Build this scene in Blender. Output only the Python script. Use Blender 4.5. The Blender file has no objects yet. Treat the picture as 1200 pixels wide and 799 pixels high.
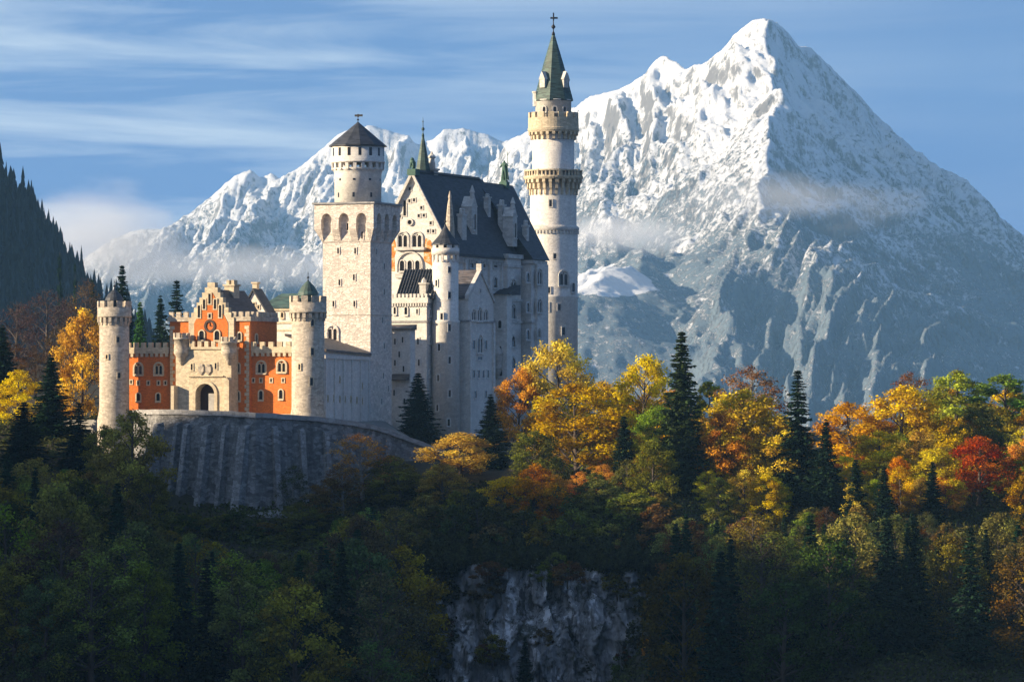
import bpy, bmesh, math, random
import numpy as np
from mathutils import Vector, Matrix

# ------------------------------------------------------------------ scene, camera, sky, sun, exposure
S = bpy.context.scene
COL = S.collection
PI = math.pi
FPX, HZ = 4800.0, 470.0            # focal length in photo pixels, eye level row in the 1200x799 photo

cam_d = bpy.data.cameras.new('camera')
cam = bpy.data.objects.new('camera', cam_d); COL.objects.link(cam)
cam.location = (0, 0, 0); cam.rotation_euler = (PI/2, 0, 0)
cam_d.sensor_width = 36.0; cam_d.lens = 36.0*FPX/1200.0
cam_d.shift_y = (HZ-399.5)/1200.0
cam_d.clip_start = 1.0; cam_d.clip_end = 60000.0
S.camera = cam

SUN_EL, SUN_AZ = math.radians(17.5), math.radians(12.0)     # azimuth: from the left, a little towards the camera
sun_dir = Vector((-math.cos(SUN_AZ)*math.cos(SUN_EL), -math.sin(SUN_AZ)*math.cos(SUN_EL), math.sin(SUN_EL)))
sl = bpy.data.lights.new('sun', 'SUN'); sl.energy = 4.3; sl.angle = math.radians(0.5); sl.color = (1.0, 0.81, 0.56)
so = bpy.data.objects.new('sun', sl); COL.objects.link(so)
so.rotation_euler = sun_dir.to_track_quat('Z', 'Y').to_euler()

W = bpy.data.worlds.new('World'); S.world = W; W.use_nodes = True
wt = W.node_tree; wt.nodes.clear()
def wn(t, **kw):
    n = wt.nodes.new(t)
    for k, v in kw.items(): setattr(n, k, v)
    return n
w_out = wn('ShaderNodeOutputWorld'); w_bg = wn('ShaderNodeBackground'); w_bg.inputs['Strength'].default_value = 0.132
sky = wn('ShaderNodeTexSky', sky_type='NISHITA', sun_disc=False, sun_elevation=SUN_EL, sun_rotation=-(PI/2+SUN_AZ),
         altitude=900.0, air_density=0.85, dust_density=0.2, ozone_density=3.5)
w_tc = wn('ShaderNodeTexCoord')
w_m0 = wn('ShaderNodeMapping'); w_m0.inputs['Scale'].default_value = (1, 1, 4.2); w_m0.inputs['Location'].default_value = (0, 0, 0.85)
w_nrm = wn('ShaderNodeVectorMath', operation='NORMALIZE')
wt.links.new(w_tc.outputs['Generated'], w_m0.inputs['Vector']); wt.links.new(w_m0.outputs[0], w_nrm.inputs[0]); wt.links.new(w_nrm.outputs[0], sky.inputs['Vector'])
# thin cirrus streaks
w_m1 = wn('ShaderNodeMapping'); w_m1.inputs['Scale'].default_value = (4.5, 4.5, 52); w_m1.inputs['Rotation'].default_value = (0, math.radians(-3), 0); w_m1.inputs['Location'].default_value = (0.6, 0, 1.3)
w_n1 = wn('ShaderNodeTexNoise'); w_n1.inputs['Scale'].default_value = 1.6; w_n1.inputs['Detail'].default_value = 9; w_n1.inputs['Roughness'].default_value = 0.58; w_n1.inputs['Distortion'].default_value = 0.5
w_r1 = wn('ShaderNodeValToRGB'); w_r1.color_ramp.elements[0].position = 0.40; w_r1.color_ramp.elements[1].position = 0.66
w_r1.color_ramp.elements[1].color = (0.75, 0.75, 0.75, 1)
w_sx = wn('ShaderNodeSeparateXYZ'); w_fx = wn('ShaderNodeMapRange'); w_fx.inputs['From Min'].default_value = 0.11; w_fx.inputs['From Max'].default_value = -0.10
w_fx.inputs['To Min'].default_value = 0.10; w_fx.inputs['To Max'].default_value = 1.0
w_mul = wn('ShaderNodeMath', operation='MULTIPLY')
w_mix = wn('ShaderNodeMix', data_type='RGBA'); w_mix.inputs[7].default_value = (2.3, 2.55, 2.75, 1)
wt.links.new(w_tc.outputs['Generated'], w_m1.inputs['Vector']); wt.links.new(w_m1.outputs[0], w_n1.inputs['Vector']); wt.links.new(w_n1.outputs[0], w_r1.inputs[0])
wt.links.new(w_tc.outputs['Generated'], w_sx.inputs[0]); wt.links.new(w_sx.outputs[0], w_fx.inputs[0])
wt.links.new(w_r1.outputs[0], w_mul.inputs[0]); wt.links.new(w_fx.outputs[0], w_mul.inputs[1])
wt.links.new(w_mul.outputs[0], w_mix.inputs[0]); wt.links.new(sky.outputs[0], w_mix.inputs[6])
wt.links.new(w_mix.outputs[2], w_bg.inputs['Color']); wt.links.new(w_bg.outputs[0], w_out.inputs['Surface'])

S.view_settings.view_transform = 'Standard'; S.view_settings.look = 'None'; S.view_settings.gamma = 1.0
S.view_settings.use_curve_mapping = False
S.view_settings.exposure = 1.42
S.render.engine = 'CYCLES'
S.cycles.use_denoising = True
S.cycles.max_bounces = 5; S.cycles.diffuse_bounces = 2; S.cycles.glossy_bounces = 2; S.cycles.transmission_bounces = 3; S.cycles.volume_bounces = 1
S.cycles.transparent_max_bounces = 8
S.cycles.sample_clamp_indirect = 6.0
S.cycles.volume_step_rate = 1.0

# ------------------------------------------------------------------ helpers
def P(px, py, Y): return Vector(((px-600.0)*Y/FPX, Y, (HZ-py)*Y/FPX))
def tag(o, label=None, cat=None, group=None, kind=None):
    if label: o['label'] = label
    if cat: o['category'] = cat
    if group: o['group'] = group
    if kind: o['kind'] = kind
    return o
def empty(name, loc, rz=0.0):
    o = bpy.data.objects.new(name, None); COL.objects.link(o)
    o.empty_display_size = 0.5
    o.location = loc; o.rotation_euler = (0, 0, rz); return o
def link(name, me, parent=None, loc=None, rz=None):
    o = bpy.data.objects.new(name, me); COL.objects.link(o)
    if parent is not None: o.parent = parent
    if loc is not None: o.location = loc
    if rz is not None: o.rotation_euler = (0, 0, rz)
    return o
def np_mesh(name, v, f, mat=None, smooth=False):
    """v (N,3), f (M,3|4) integer"""
    me = bpy.data.meshes.new(name)
    v = np.asarray(v, np.float32); f = np.asarray(f, np.int32); k = f.shape[1]
    me.vertices.add(len(v)); me.vertices.foreach_set('co', v.ravel())
    me.loops.add(f.size); me.loops.foreach_set('vertex_index', f.ravel())
    me.polygons.add(len(f)); me.polygons.foreach_set('loop_start', np.arange(len(f), dtype=np.int32)*k)
    if smooth: me.polygons.foreach_set('use_smooth', np.ones(len(f), bool))
    me.update(calc_edges=True)
    if mat: me.materials.append(mat)
    return me

# ------------------------------------------------------------------ materials
MATS = {}
def new_mat(name):
    m = bpy.data.materials.new(name); m.use_nodes = True
    m.node_tree.nodes.clear(); MATS[name] = m
    nt = m.node_tree
    def N(t, **kw):
        n = nt.nodes.new(t)
        for k, v in kw.items():
            if k in n.bl_rna.properties: setattr(n, k, v)
        return n
    def L(a, b): nt.links.new(a, b)
    return m, N, L
def setin(n, **kw):
    for k, v in kw.items(): n.inputs[k.replace('_', ' ')].default_value = v
def ramp(N, pts):
    r = N('ShaderNodeValToRGB'); e = r.color_ramp.elements
    while len(e) < len(pts): e.new(0.5)
    for i, (p, c) in enumerate(pts):
        e[i].position = p; e[i].color = c if len(c) == 4 else (*c, 1)
    return r
def mixc(N, L, fac, a, b, blend='MIX'):
    m = N('ShaderNodeMix', data_type='RGBA', blend_type=blend)
    for sock, val in ((m.inputs[0], fac), (m.inputs[6], a), (m.inputs[7], b)):
        if hasattr(val, 'is_output'): L(val, sock)
        elif isinstance(val, tuple): sock.default_value = val if len(val) == 4 else (*val, 1)
        else: sock.default_value = val
    return m.outputs[2]
def noise(N, L, co, scale, detail=5, rough=0.55, sc=None, dist=0.0):
    if sc:
        mp = N('ShaderNodeMapping'); mp.inputs['Scale'].default_value = sc; L(co, mp.inputs['Vector']); co = mp.outputs[0]
    n = N('ShaderNodeTexNoise'); setin(n, Scale=scale, Detail=detail, Roughness=rough, Distortion=dist); L(co, n.inputs['Vector'])
    return n.outputs[0]
def finish(N, L, col, rough=0.85, bump=None, bstr=0.3, bdist=0.1, spec=0.3, metal=0.0):
    b = N('ShaderNodeBsdfPrincipled'); o = N('ShaderNodeOutputMaterial')
    if hasattr(col, 'is_output'): L(col, b.inputs['Base Color'])
    else: b.inputs['Base Color'].default_value = (*col, 1)
    b.inputs['Roughness'].default_value = rough; b.inputs['Specular IOR Level'].default_value = spec; b.inputs['Metallic'].default_value = metal
    if bump is not None:
        bp = N('ShaderNodeBump'); setin(bp, Strength=bstr, Distance=bdist); L(bump, bp.inputs['Height']); L(bp.outputs[0], b.inputs['Normal'])
    L(b.outputs[0], o.inputs['Surface'])

def stone_mat(name, base, var=0.35, block=(1.1, 1.1, 2.2), mortar=0.5, stain=0.5, staincol=(0.10, 0.095, 0.09), bstr=0.5):
    m, N, L = new_mat(name)
    g = N('ShaderNodeTexCoord'); co = g.outputs['Object']
    mp = N('ShaderNodeMapping'); mp.inputs['Scale'].default_value = block; L(co, mp.inputs['Vector'])
    v = N('ShaderNodeTexVoronoi', feature='F1'); setin(v, Scale=1.0, Randomness=0.85); L(mp.outputs[0], v.inputs['Vector'])
    e = N('ShaderNodeTexVoronoi', feature='DISTANCE_TO_EDGE'); setin(e, Scale=1.0, Randomness=0.85); L(mp.outputs[0], e.inputs['Vector'])
    hs = N('ShaderNodeSeparateColor'); L(v.outputs['Color'], hs.inputs[0])
    b = Vector(base)
    r = ramp(N, [(0.0, tuple(b*(1-var))), (0.5, tuple(b)), (1.0, tuple(min(0.85, x) for x in b*(1+var*0.6)))])
    L(hs.outputs[0], r.inputs[0])
    er = ramp(N, [(0.0, (1, 1, 1)), (0.07, (0, 0, 0))]); L(e.outputs['Distance'], er.inputs[0])
    em = N('ShaderNodeMath', operation='MULTIPLY'); L(er.outputs[0], em.inputs[0]); em.inputs[1].default_value = mortar
    c = mixc(N, L, em.outputs[0], r.outputs[0], tuple(b*0.55))
    n1 = noise(N, L, co, 0.45, 8, 0.68, (1, 1, 0.22))
    sr = ramp(N, [(0.45, (0, 0, 0)), (0.75, (stain, stain, stain))]); L(n1, sr.inputs[0])
    c = mixc(N, L, sr.outputs[0], c, staincol)
    n2 = noise(N, L, co, 3.5, 6, 0.7)
    nr = ramp(N, [(0.3, (0.82, 0.82, 0.82)), (0.7, (1.12, 1.12, 1.12))]); L(n2, nr.inputs[0])
    c = mixc(N, L, 1.0, c, nr.outputs[0], 'MULTIPLY')
    hm = N('ShaderNodeMath', operation='SUBTRACT'); L(n2, hm.inputs[0]); L(em.outputs[0], hm.inputs[1])
    ad = N('ShaderNodeMath', operation='ADD'); L(hm.outputs[0], ad.inputs[0]); L(hs.outputs[0], ad.inputs[1])
    finish(N, L, c, 0.9, ad.outputs[0], bstr, 0.08)
    return m

M_TOWER = stone_mat('pale_pink_stone', (0.76, 0.675, 0.59), 0.24, (1.7, 1.7, 3.2), 0.55, 0.12, (0.3, 0.25, 0.2), 0.8)
M_LIME = stone_mat('pale_limestone', (0.72, 0.68, 0.615), 0.11, (1.3, 1.3, 2.6), 0.35, 0.40, (0.40, 0.375, 0.35), 0.35)
M_PALE = stone_mat('pale_trim_stone', (0.60, 0.57, 0.52), 0.2, (1.2, 1.2, 2.4), 0.35, 0.35, (0.24, 0.21, 0.18), 0.35)
M_TRIM = stone_mat('cream_sandstone', (0.60, 0.50, 0.35), 0.22, (1.5, 1.5, 3.0), 0.4, 0.35, (0.22, 0.17, 0.11), 0.35)
M_ROUND = stone_mat('grey_buff_ashlar', (0.50, 0.43, 0.34), 0.28, (1.8, 1.8, 3.4), 0.4, 0.30, (0.16, 0.14, 0.12), 0.5)
M_BRICK = stone_mat('red_brick', (0.64, 0.175, 0.032), 0.22, (3.0, 3.0, 9.0), 0.3, 0.30, (0.22, 0.06, 0.03), 0.2)
M_WALL = stone_mat('dark_rubble_stone', (0.25, 0.245, 0.24), 0.5, (1.3, 1.3, 2.4), 0.8, 0.9, (0.045, 0.044, 0.042), 0.9)
M_BUTT = stone_mat('weathered_buttress_stone', (0.34, 0.33, 0.32), 0.4, (1.3, 1.3, 2.4), 0.8, 0.8, (0.10, 0.097, 0.092), 0.9)
M_COPE = stone_mat('grey_coping_stone', (0.36, 0.35, 0.34), 0.25, (0.9, 0.9, 2.5), 0.5, 0.5, (0.14, 0.13, 0.12), 0.5)

def roof_mat(name, base, seam=(0.6, 0.6, 3.0), rust=None):
    m, N, L = new_mat(name)
    co = N('ShaderNodeTexCoord').outputs['Object']
    mp = N('ShaderNodeMapping'); mp.inputs['Scale'].default_value = seam; L(co, mp.inputs['Vector'])
    v = N('ShaderNodeTexVoronoi'); setin(v, Scale=1.6); L(mp.outputs[0], v.inputs['Vector'])
    hs = N('ShaderNodeSeparateColor'); L(v.outputs['Color'], hs.inputs[0])
    b = Vector(base)
    r = ramp(N, [(0, tuple(b*0.55)), (1, tuple(b*1.6))]); L(hs.outputs[0], r.inputs[0])
    c = r.outputs[0]
    n1 = noise(N, L, co, 0.6, 6, 0.65, (1, 1, 0.4))
    sr = ramp(N, [(0.5, (0, 0, 0)), (0.72, (0.6, 0.6, 0.6))]); L(n1, sr.inputs[0])
    c = mixc(N, L, sr.outputs[0], c, rust or tuple(b*1.8))
    finish(N, L, c, 0.6, hs.outputs[0], 0.4, 0.05, 0.4)
    return m
M_SLATE = roof_mat('blue_black_slate', (0.030, 0.033, 0.041), rust=(0.06, 0.062, 0.068))
M_SLATEB = roof_mat('brown_slate', (0.085, 0.075, 0.075), rust=(0.13, 0.09, 0.075))
M_COPPER = roof_mat('green_copper', (0.045, 0.080, 0.066), rust=(0.09, 0.10, 0.075))
M_TILE = roof_mat('weathered_brown_tile', (0.11, 0.08, 0.06))
def plain(name, col, rough=0.8, metal=0.0, spec=0.3):
    m, N, L = new_mat(name)
    co = N('ShaderNodeTexCoord').outputs['Object']
    n = noise(N, L, co, 2.0, 5, 0.6)
    r = ramp(N, [(0.3, tuple(Vector(col)*0.75)), (0.7, tuple(Vector(col)*1.2))]); L(n, r.inputs[0])
    finish(N, L, r.outputs[0], rough, n, 0.2, 0.03, spec, metal)
    return m
M_GLASS = plain('dark_window_glass', (0.018, 0.018, 0.022), 0.15, 0, 0.5)
M_NICHE = M_LIME
M_WOOD = plain('dark_oak', (0.06, 0.035, 0.025), 0.7)
M_PALEWOOD = plain('pale_door_boards', (0.35, 0.33, 0.30), 0.7)
M_IRON = plain('dark_iron', (0.03, 0.03, 0.032), 0.5, 0.6)
M_BRONZE = plain('green_bronze', (0.055, 0.12, 0.09), 0.6)
M_BARK = plain('grey_brown_bark', (0.085, 0.065, 0.05), 0.9)
M_BARKP = plain('pale_grey_bark', (0.22, 0.20, 0.175), 0.9)
def fresco_mat():
    m, N, L = new_mat('orange_fresco')
    co = N('ShaderNodeTexCoord').outputs['Object']
    n = noise(N, L, co, 1.1, 5, 0.7)
    r = ramp(N, [(0.38, (0.62, 0.52, 0.40)), (0.48, (0.60, 0.27, 0.06)), (0.58, (0.42, 0.13, 0.03)), (0.66, (0.62, 0.42, 0.2))]); L(n, r.inputs[0])
    finish(N, L, r.outputs[0], 0.9); return m
M_FRESCO = fresco_mat()

def leaf_mat(name, trans=0.45, needle=False):
    """colour = object colour, varied clump by clump (face attribute) and leaf by leaf"""
    m, N, L = new_mat(name)
    oi = N('ShaderNodeObjectInfo'); at = N('ShaderNodeAttribute'); at.attribute_name = 'clump'
    geo = N('ShaderNodeNewGeometry')
    hv = N('ShaderNodeHueSaturation'); L(oi.outputs['Color'], hv.inputs['Color'])
    h = N('ShaderNodeMapRange'); L(at.outputs['Fac'], h.inputs[0]); setin(h, To_Min=0.484 if not needle else 0.485, To_Max=0.530 if not needle else 0.515); L(h.outputs[0], hv.inputs['Hue'])
    v = N('ShaderNodeMapRange'); L(geo.outputs['Random Per Island'], v.inputs[0]); setin(v, To_Min=0.45, To_Max=1.65); L(v.outputs[0], hv.inputs['Value'])
    s = N('ShaderNodeMapRange'); L(oi.outputs['Random'], s.inputs[0]); setin(s, To_Min=0.92, To_Max=1.08); L(s.outputs[0], hv.inputs['Saturation'])
    cr = ramp(N, [(0.0, (0.58, 0.58, 0.58)), (1.0, (1.42, 1.42, 1.42))]); L(at.outputs['Fac'], cr.inputs[0])
    c = mixc(N, L, 1.0, hv.outputs[0], cr.outputs[0], 'MULTIPLY')
    d = N('ShaderNodeBsdfDiffuse'); t = N('ShaderNodeBsdfTranslucent'); mx = N('ShaderNodeMixShader'); o = N('ShaderNodeOutputMaterial')
    L(c, d.inputs[0]); L(c, t.inputs[0]); mx.inputs[0].default_value = trans
    L(d.outputs[0], mx.inputs[1]); L(t.outputs[0], mx.inputs[2]); L(mx.outputs[0], o.inputs['Surface'])
    return m
M_LEAF = leaf_mat('broad_leaves', 0.45)
M_NEEDLE = leaf_mat('conifer_needles', 0.15, True)

def ground_mat():
    m, N, L = new_mat('forest_floor')
    co = N('ShaderNodeNewGeometry')
    n = noise(N, L, co.outputs['Position'], 0.18, 8, 0.65); n2 = noise(N, L, co.outputs['Position'], 2.2, 6, 0.7)
    r = ramp(N, [(0.3, (0.022, 0.024, 0.014)), (0.5, (0.045, 0.04, 0.022)), (0.7, (0.075, 0.055, 0.03))]); L(n, r.inputs[0])
    r2 = ramp(N, [(0.3, (0.6, 0.6, 0.6)), (0.7, (1.3, 1.3, 1.3))]); L(n2, r2.inputs[0])
    finish(N, L, mixc(N, L, 1.0, r.outputs[0], r2.outputs[0], 'MULTIPLY'), 0.95, n2, 0.8, 0.4); return m
M_GROUND = ground_mat()
M_WOODED = plain('wooded_hillside', (0.018, 0.030, 0.026), 0.95)
def rock_mat():
    m, N, L = new_mat('streaked_limestone_cliff')
    g = N('ShaderNodeNewGeometry'); co = g.outputs['Position']
    n = noise(N, L, co, 0.13, 10, 0.66, (1, 1, 0.6), 0.1)
    r = ramp(N, [(0.33, (0.20, 0.195, 0.19)), (0.47, (0.42, 0.41, 0.405)), (0.62, (0.60, 0.59, 0.58))]); L(n, r.inputs[0])
    st = noise(N, L, co, 0.75, 8, 0.70, (1, 1, 0.035), 0.05)
    r2 = ramp(N, [(0.41, (0.28, 0.28, 0.29)), (0.46, (0.9, 0.9, 0.9)), (0.53, (1.05, 1.05, 1.05)), (0.57, (2.2, 2.2, 2.2))]); L(st, r2.inputs[0])
    big = noise(N, L, co, 0.07, 4, 0.6, (1, 1, 0.6)); br = ramp(N, [(0.40, (0.15, 0.15, 0.15)), (0.52, (1, 1, 1))]); L(big, br.inputs[0])
    streak = mixc(N, L, br.outputs[0], (1.0, 1.0, 1.0), r2.outputs[0])
    c = mixc(N, L, 1.0, r.outputs[0], streak, 'MULTIPLY')
    n3 = noise(N, L, co, 1.3, 10, 0.78)
    mo = N('ShaderNodeTexVoronoi', feature='DISTANCE_TO_EDGE'); mp = N('ShaderNodeMapping'); mp.inputs['Scale'].default_value = (0.35, 0.35, 0.22)
    wv = N('ShaderNodeVectorMath', operation='MULTIPLY_ADD'); nv = N('ShaderNodeTexNoise'); setin(nv, Scale=0.5, Detail=5.0); L(co, nv.inputs['Vector']); L(nv.outputs['Color'], wv.inputs[0]); wv.inputs[1].default_value = (3, 3, 3); L(co, wv.inputs[2])
    L(wv.outputs[0], mp.inputs['Vector']); L(mp.outputs[0], mo.inputs['Vector']); setin(mo, Scale=1.0)
    cr = ramp(N, [(0.0, (0.2, 0.2, 0.2)), (0.035, (1, 1, 1))]); L(mo.outputs[0], cr.inputs[0])
    c = mixc(N, L, 0.3, c, cr.outputs[0], 'MULTIPLY')
    mossn = noise(N, L, co, 0.35, 9, 0.75); mr = ramp(N, [(0.54, (0, 0, 0)), (0.60, (0.85, 0.85, 0.85))]); L(mossn, mr.inputs[0])
    c = mixc(N, L, mr.outputs[0], c, (0.055, 0.058, 0.028))
    finish(N, L, c, 0.95, n3, 1.0, 0.8); return m
M_ROCK = rock_mat()
def gravel_mat():
    m, N, L = new_mat('pale_gravel')
    co = N('ShaderNodeNewGeometry').outputs['Position']
    n = noise(N, L, co, 0.5, 8, 0.7); r = ramp(N, [(0.3, (0.16, 0.15, 0.135)), (0.7, (0.30, 0.285, 0.26))]); L(n, r.inputs[0])
    finish(N, L, r.outputs[0], 0.95, n, 0.4, 0.1); return m
M_GRAVEL = gravel_mat()
def mountain_mat():
    m, N, L = new_mat('snowy_mountain')
    g = N('ShaderNodeNewGeometry'); co = g.outputs['Position']
    sx = N('ShaderNodeSeparateXYZ'); L(co, sx.inputs[0]); nx = N('ShaderNodeSeparateXYZ'); L(g.outputs['Normal'], nx.inputs[0])
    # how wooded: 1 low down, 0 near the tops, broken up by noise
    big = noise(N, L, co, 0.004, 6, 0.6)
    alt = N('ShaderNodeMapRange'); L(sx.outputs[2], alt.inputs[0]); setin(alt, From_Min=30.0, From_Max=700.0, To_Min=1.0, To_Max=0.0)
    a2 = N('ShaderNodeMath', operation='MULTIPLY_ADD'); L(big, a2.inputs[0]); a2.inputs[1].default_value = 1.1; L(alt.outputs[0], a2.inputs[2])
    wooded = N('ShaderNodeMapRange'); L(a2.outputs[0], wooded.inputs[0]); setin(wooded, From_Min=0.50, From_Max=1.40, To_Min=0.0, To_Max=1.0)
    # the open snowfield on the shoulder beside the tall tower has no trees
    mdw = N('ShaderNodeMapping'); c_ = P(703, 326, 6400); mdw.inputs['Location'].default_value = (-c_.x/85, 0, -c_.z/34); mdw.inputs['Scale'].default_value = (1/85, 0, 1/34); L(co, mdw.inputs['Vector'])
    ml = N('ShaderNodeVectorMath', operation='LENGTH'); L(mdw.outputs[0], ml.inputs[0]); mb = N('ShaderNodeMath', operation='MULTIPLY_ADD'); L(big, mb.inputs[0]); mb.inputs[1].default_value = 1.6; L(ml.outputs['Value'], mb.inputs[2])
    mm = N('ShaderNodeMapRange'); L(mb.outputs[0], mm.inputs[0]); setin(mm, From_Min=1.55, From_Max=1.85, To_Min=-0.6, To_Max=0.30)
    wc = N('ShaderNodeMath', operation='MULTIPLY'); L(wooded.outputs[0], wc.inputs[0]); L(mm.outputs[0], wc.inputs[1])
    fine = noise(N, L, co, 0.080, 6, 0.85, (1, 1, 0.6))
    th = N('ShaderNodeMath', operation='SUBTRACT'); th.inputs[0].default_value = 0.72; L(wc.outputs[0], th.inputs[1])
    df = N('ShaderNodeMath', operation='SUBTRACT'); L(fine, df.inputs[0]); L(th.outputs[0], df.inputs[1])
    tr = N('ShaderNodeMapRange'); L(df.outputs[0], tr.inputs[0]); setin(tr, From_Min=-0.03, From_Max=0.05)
    # bare rock on the steepest ground
    rk = noise(N, L, co, 0.10, 9, 0.80, (1, 0.35, 0.40)); r_b = noise(N, L, co, 0.012, 4, 0.6)
    k1 = N('ShaderNodeMath', operation='MULTIPLY_ADD'); L(rk, k1.inputs[0]); k1.inputs[1].default_value = 2.0; L(r_b, k1.inputs[2])
    sl_ = N('ShaderNodeMath', operation='MULTIPLY_ADD'); L(nx.outputs[2], sl_.inputs[0]); sl_.inputs[1].default_value = -1.3; L(k1.outputs[0], sl_.inputs[2])
    rr = N('ShaderNodeMapRange'); L(sl_.outputs[0], rr.inputs[0]); setin(rr, From_Min=0.72, From_Max=0.98)
    c = mixc(N, L, rr.outputs[0], (0.66, 0.675, 0.70), (0.17, 0.165, 0.16))
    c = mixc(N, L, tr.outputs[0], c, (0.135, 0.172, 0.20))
    f2 = noise(N, L, co, 0.11, 6, 0.8, (1, 0.35, 0.45)); fr2 = N('ShaderNodeMapRange'); L(f2, fr2.inputs[0]); setin(fr2, From_Min=0.56, From_Max=0.68, To_Max=0.45)
    c = mixc(N, L, fr2.outputs[0], c, (0.22, 0.22, 0.225))
    bn = noise(N, L, co, 0.05, 10, 0.78)
    bb = N('ShaderNodeMath', operation='ADD'); L(bn, bb.inputs[0]); L(tr.outputs[0], bb.inputs[1])
    finish(N, L, c, 0.9, bb.outputs[0], 0.9, 7.0, 0.1); return m
M_MOUNT = mountain_mat()

# ------------------------------------------------------------------ noise in numpy
def perlin(x, y, seed=0):
    rs = np.random.RandomState(seed); p = rs.permutation(256); p = np.concatenate([p, p])
    ang = rs.rand(256)*2*PI; gx, gy = np.cos(ang), np.sin(ang)
    xi = np.floor(x).astype(int); yi = np.floor(y).astype(int); xf = x-xi; yf = y-yi; xi &= 255; yi &= 255
    u = xf*xf*xf*(xf*(xf*6-15)+10); v = yf*yf*yf*(yf*(yf*6-15)+10)
    def g(ix, iy, dx, dy):
        h = p[p[ix & 255]+(iy & 255)]; return gx[h]*dx+gy[h]*dy
    a = g(xi, yi, xf, yf); b = g(xi+1, yi, xf-1, yf); c = g(xi, yi+1, xf, yf-1); d = g(xi+1, yi+1, xf-1, yf-1)
    return (a*(1-u)+b*u)*(1-v)+(c*(1-u)+d*u)*v
def fbm(x, y, oct=5, seed=0, gain=0.5, ridged=False):
    t = np.zeros_like(x); a = 1.0; f = 1.0; s = 0
    for o in range(oct):
        n = perlin(x*f+17.3*o, y*f-9.1*o, seed+o)*1.5
        t += a*((1-np.abs(n)*1.6) if ridged else n); s += a; a *= gain; f *= 2.03
    return t/s
def grid_mesh(name, X, Y, Z, mat, smooth=True):
    ny, nx = Z.shape
    v = np.stack([X, Y, Z], -1).reshape(-1, 3)
    i = np.arange((ny-1)*(nx-1)); r = i//(nx-1); c = i % (nx-1); a = r*nx+c
    return np_mesh(name, v, np.stack([a, a+1, a+nx+1, a+nx], 1), mat, smooth)

# ------------------------------------------------------------------ ground: one sheet from the camera to the horizon
_pts = [(0,570,590),(0,700,540),(0,799,508),(100,565,595),(150,600,588),(100,700,545),(100,799,510),(-200,600,590),(-200,799,510),
        (200,600,588),(250,615,582),(330,612,580),(400,600,584),(250,700,550),(250,799,515),(400,700,555),(400,799,520),(460,560,592),(480,655,566),(480,799,535),
        (530,600,580),(620,612,574),(720,615,572),(530,660,566),(620,665,564),(720,662,564),(530,790,556),(620,799,556),(720,799,554),
        (620,900,520),(620,1000,495),
        (800,610,572),(900,615,578),(1000,600,580),(1100,590,590),(1200,580,600),(1400,580,600),(1400,799,510),
        (800,700,545),(900,700,545),(1000,715,540),(1100,700,540),(1200,690,545),(830,799,520),(1000,799,505),(1200,799,505),
        (95,490,650),(0,455,720),(60,440,800),(0,440,860),(-200,440,760),(600,520,650),(700,560,640),(800,545,640),(900,535,650),(1000,525,660),(1100,510,670),(1200,505,690),(1400,500,700),
        (200,496,640),(300,502,650),(420,506,660),(520,512,650),(560,520,640),(650,505,740),(150,470,780),(300,470,800),
        (100,600,930),(300,640,930),(500,680,930),(700,700,930),(900,680,930),(1100,660,930),(1400,660,930),(-200,560,930)]
_c = np.array([tuple(P(*p)) for p in _pts]); _xy, _z = _c[:, :2]/100.0, _c[:, 2]
def _U(d): return np.where(d > 1e-9, d*d*np.log(np.maximum(d, 1e-9)), 0.0)
_n = len(_xy); _K = _U(np.linalg.norm(_xy[:, None]-_xy[None], axis=2))+np.eye(_n)*0.002
_Pm = np.c_[np.ones(_n), _xy]; _A = np.block([[_K, _Pm], [_Pm.T, np.zeros((3, 3))]])
_w = np.linalg.solve(_A, np.r_[_z, 0, 0, 0])
def terrain(x, y):
    x = np.asarray(x, float); y = np.asarray(y, float); sh = x.shape
    xx, yy = x.ravel()/100, y.ravel()/100
    h = _w[_n]+_w[_n+1]*xx+_w[_n+2]*yy
    for k in range(_n): h = h+_w[k]*_U(np.hypot(xx-_xy[k, 0], yy-_xy[k, 1]))
    xr, yr = x.ravel(), y.ravel()
    h = np.clip(h, -150, 25)
    d = np.maximum.reduce([np.abs(xr)-115, 500-yr, yr-900, np.zeros_like(xr)])
    t = np.clip(d/170.0, 0, 1); t = t*t*(3-2*t)
    far = -140.0+0*xr
    near = np.clip(1-yr/260.0, 0, 1); near = near*near*(3-2*near)
    far = far*(1-near)+(-2.0)*near
    far = np.where(yr < 320, np.minimum(far, -2.0-0.25*np.maximum(yr, 0)), far)
    h = h*(1-t)+far*t
    return (h+0.9*perlin(xr/9.0, yr/9.0, 3)+0.35*perlin(xr/3.1, yr/3.1, 4)).reshape(sh)
def TZ(x, y): return float(terrain(np.array([x]), np.array([y]))[0])

xs = np.unique(np.r_[-9000, -6000, -4000, -2500, -1500, -1000, -700, -500, -400, -320, -260, -220, np.arange(-190, 191, 1.8), 220, 260, 320, 400, 500, 700, 1000, 1500, 2500, 4000, 6000, 9000])
ys = np.unique(np.r_[-600, -300, -150, -60, 0, 40, 80, 120, 160, 200, 250, 300, 340, 380, 410, np.arange(440, 760, 1.8), np.arange(760, 1000, 8), 1050, 1100, 1200, 1400, 1700, 2200, 3000, 4000, 6000, 9000, 14000, 22000])
gx, gy = np.meshgrid(xs, ys)
tag(link('ground', grid_mesh('ground', gx, gy, terrain(gx, gy), M_GROUND)), kind='structure')

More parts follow.
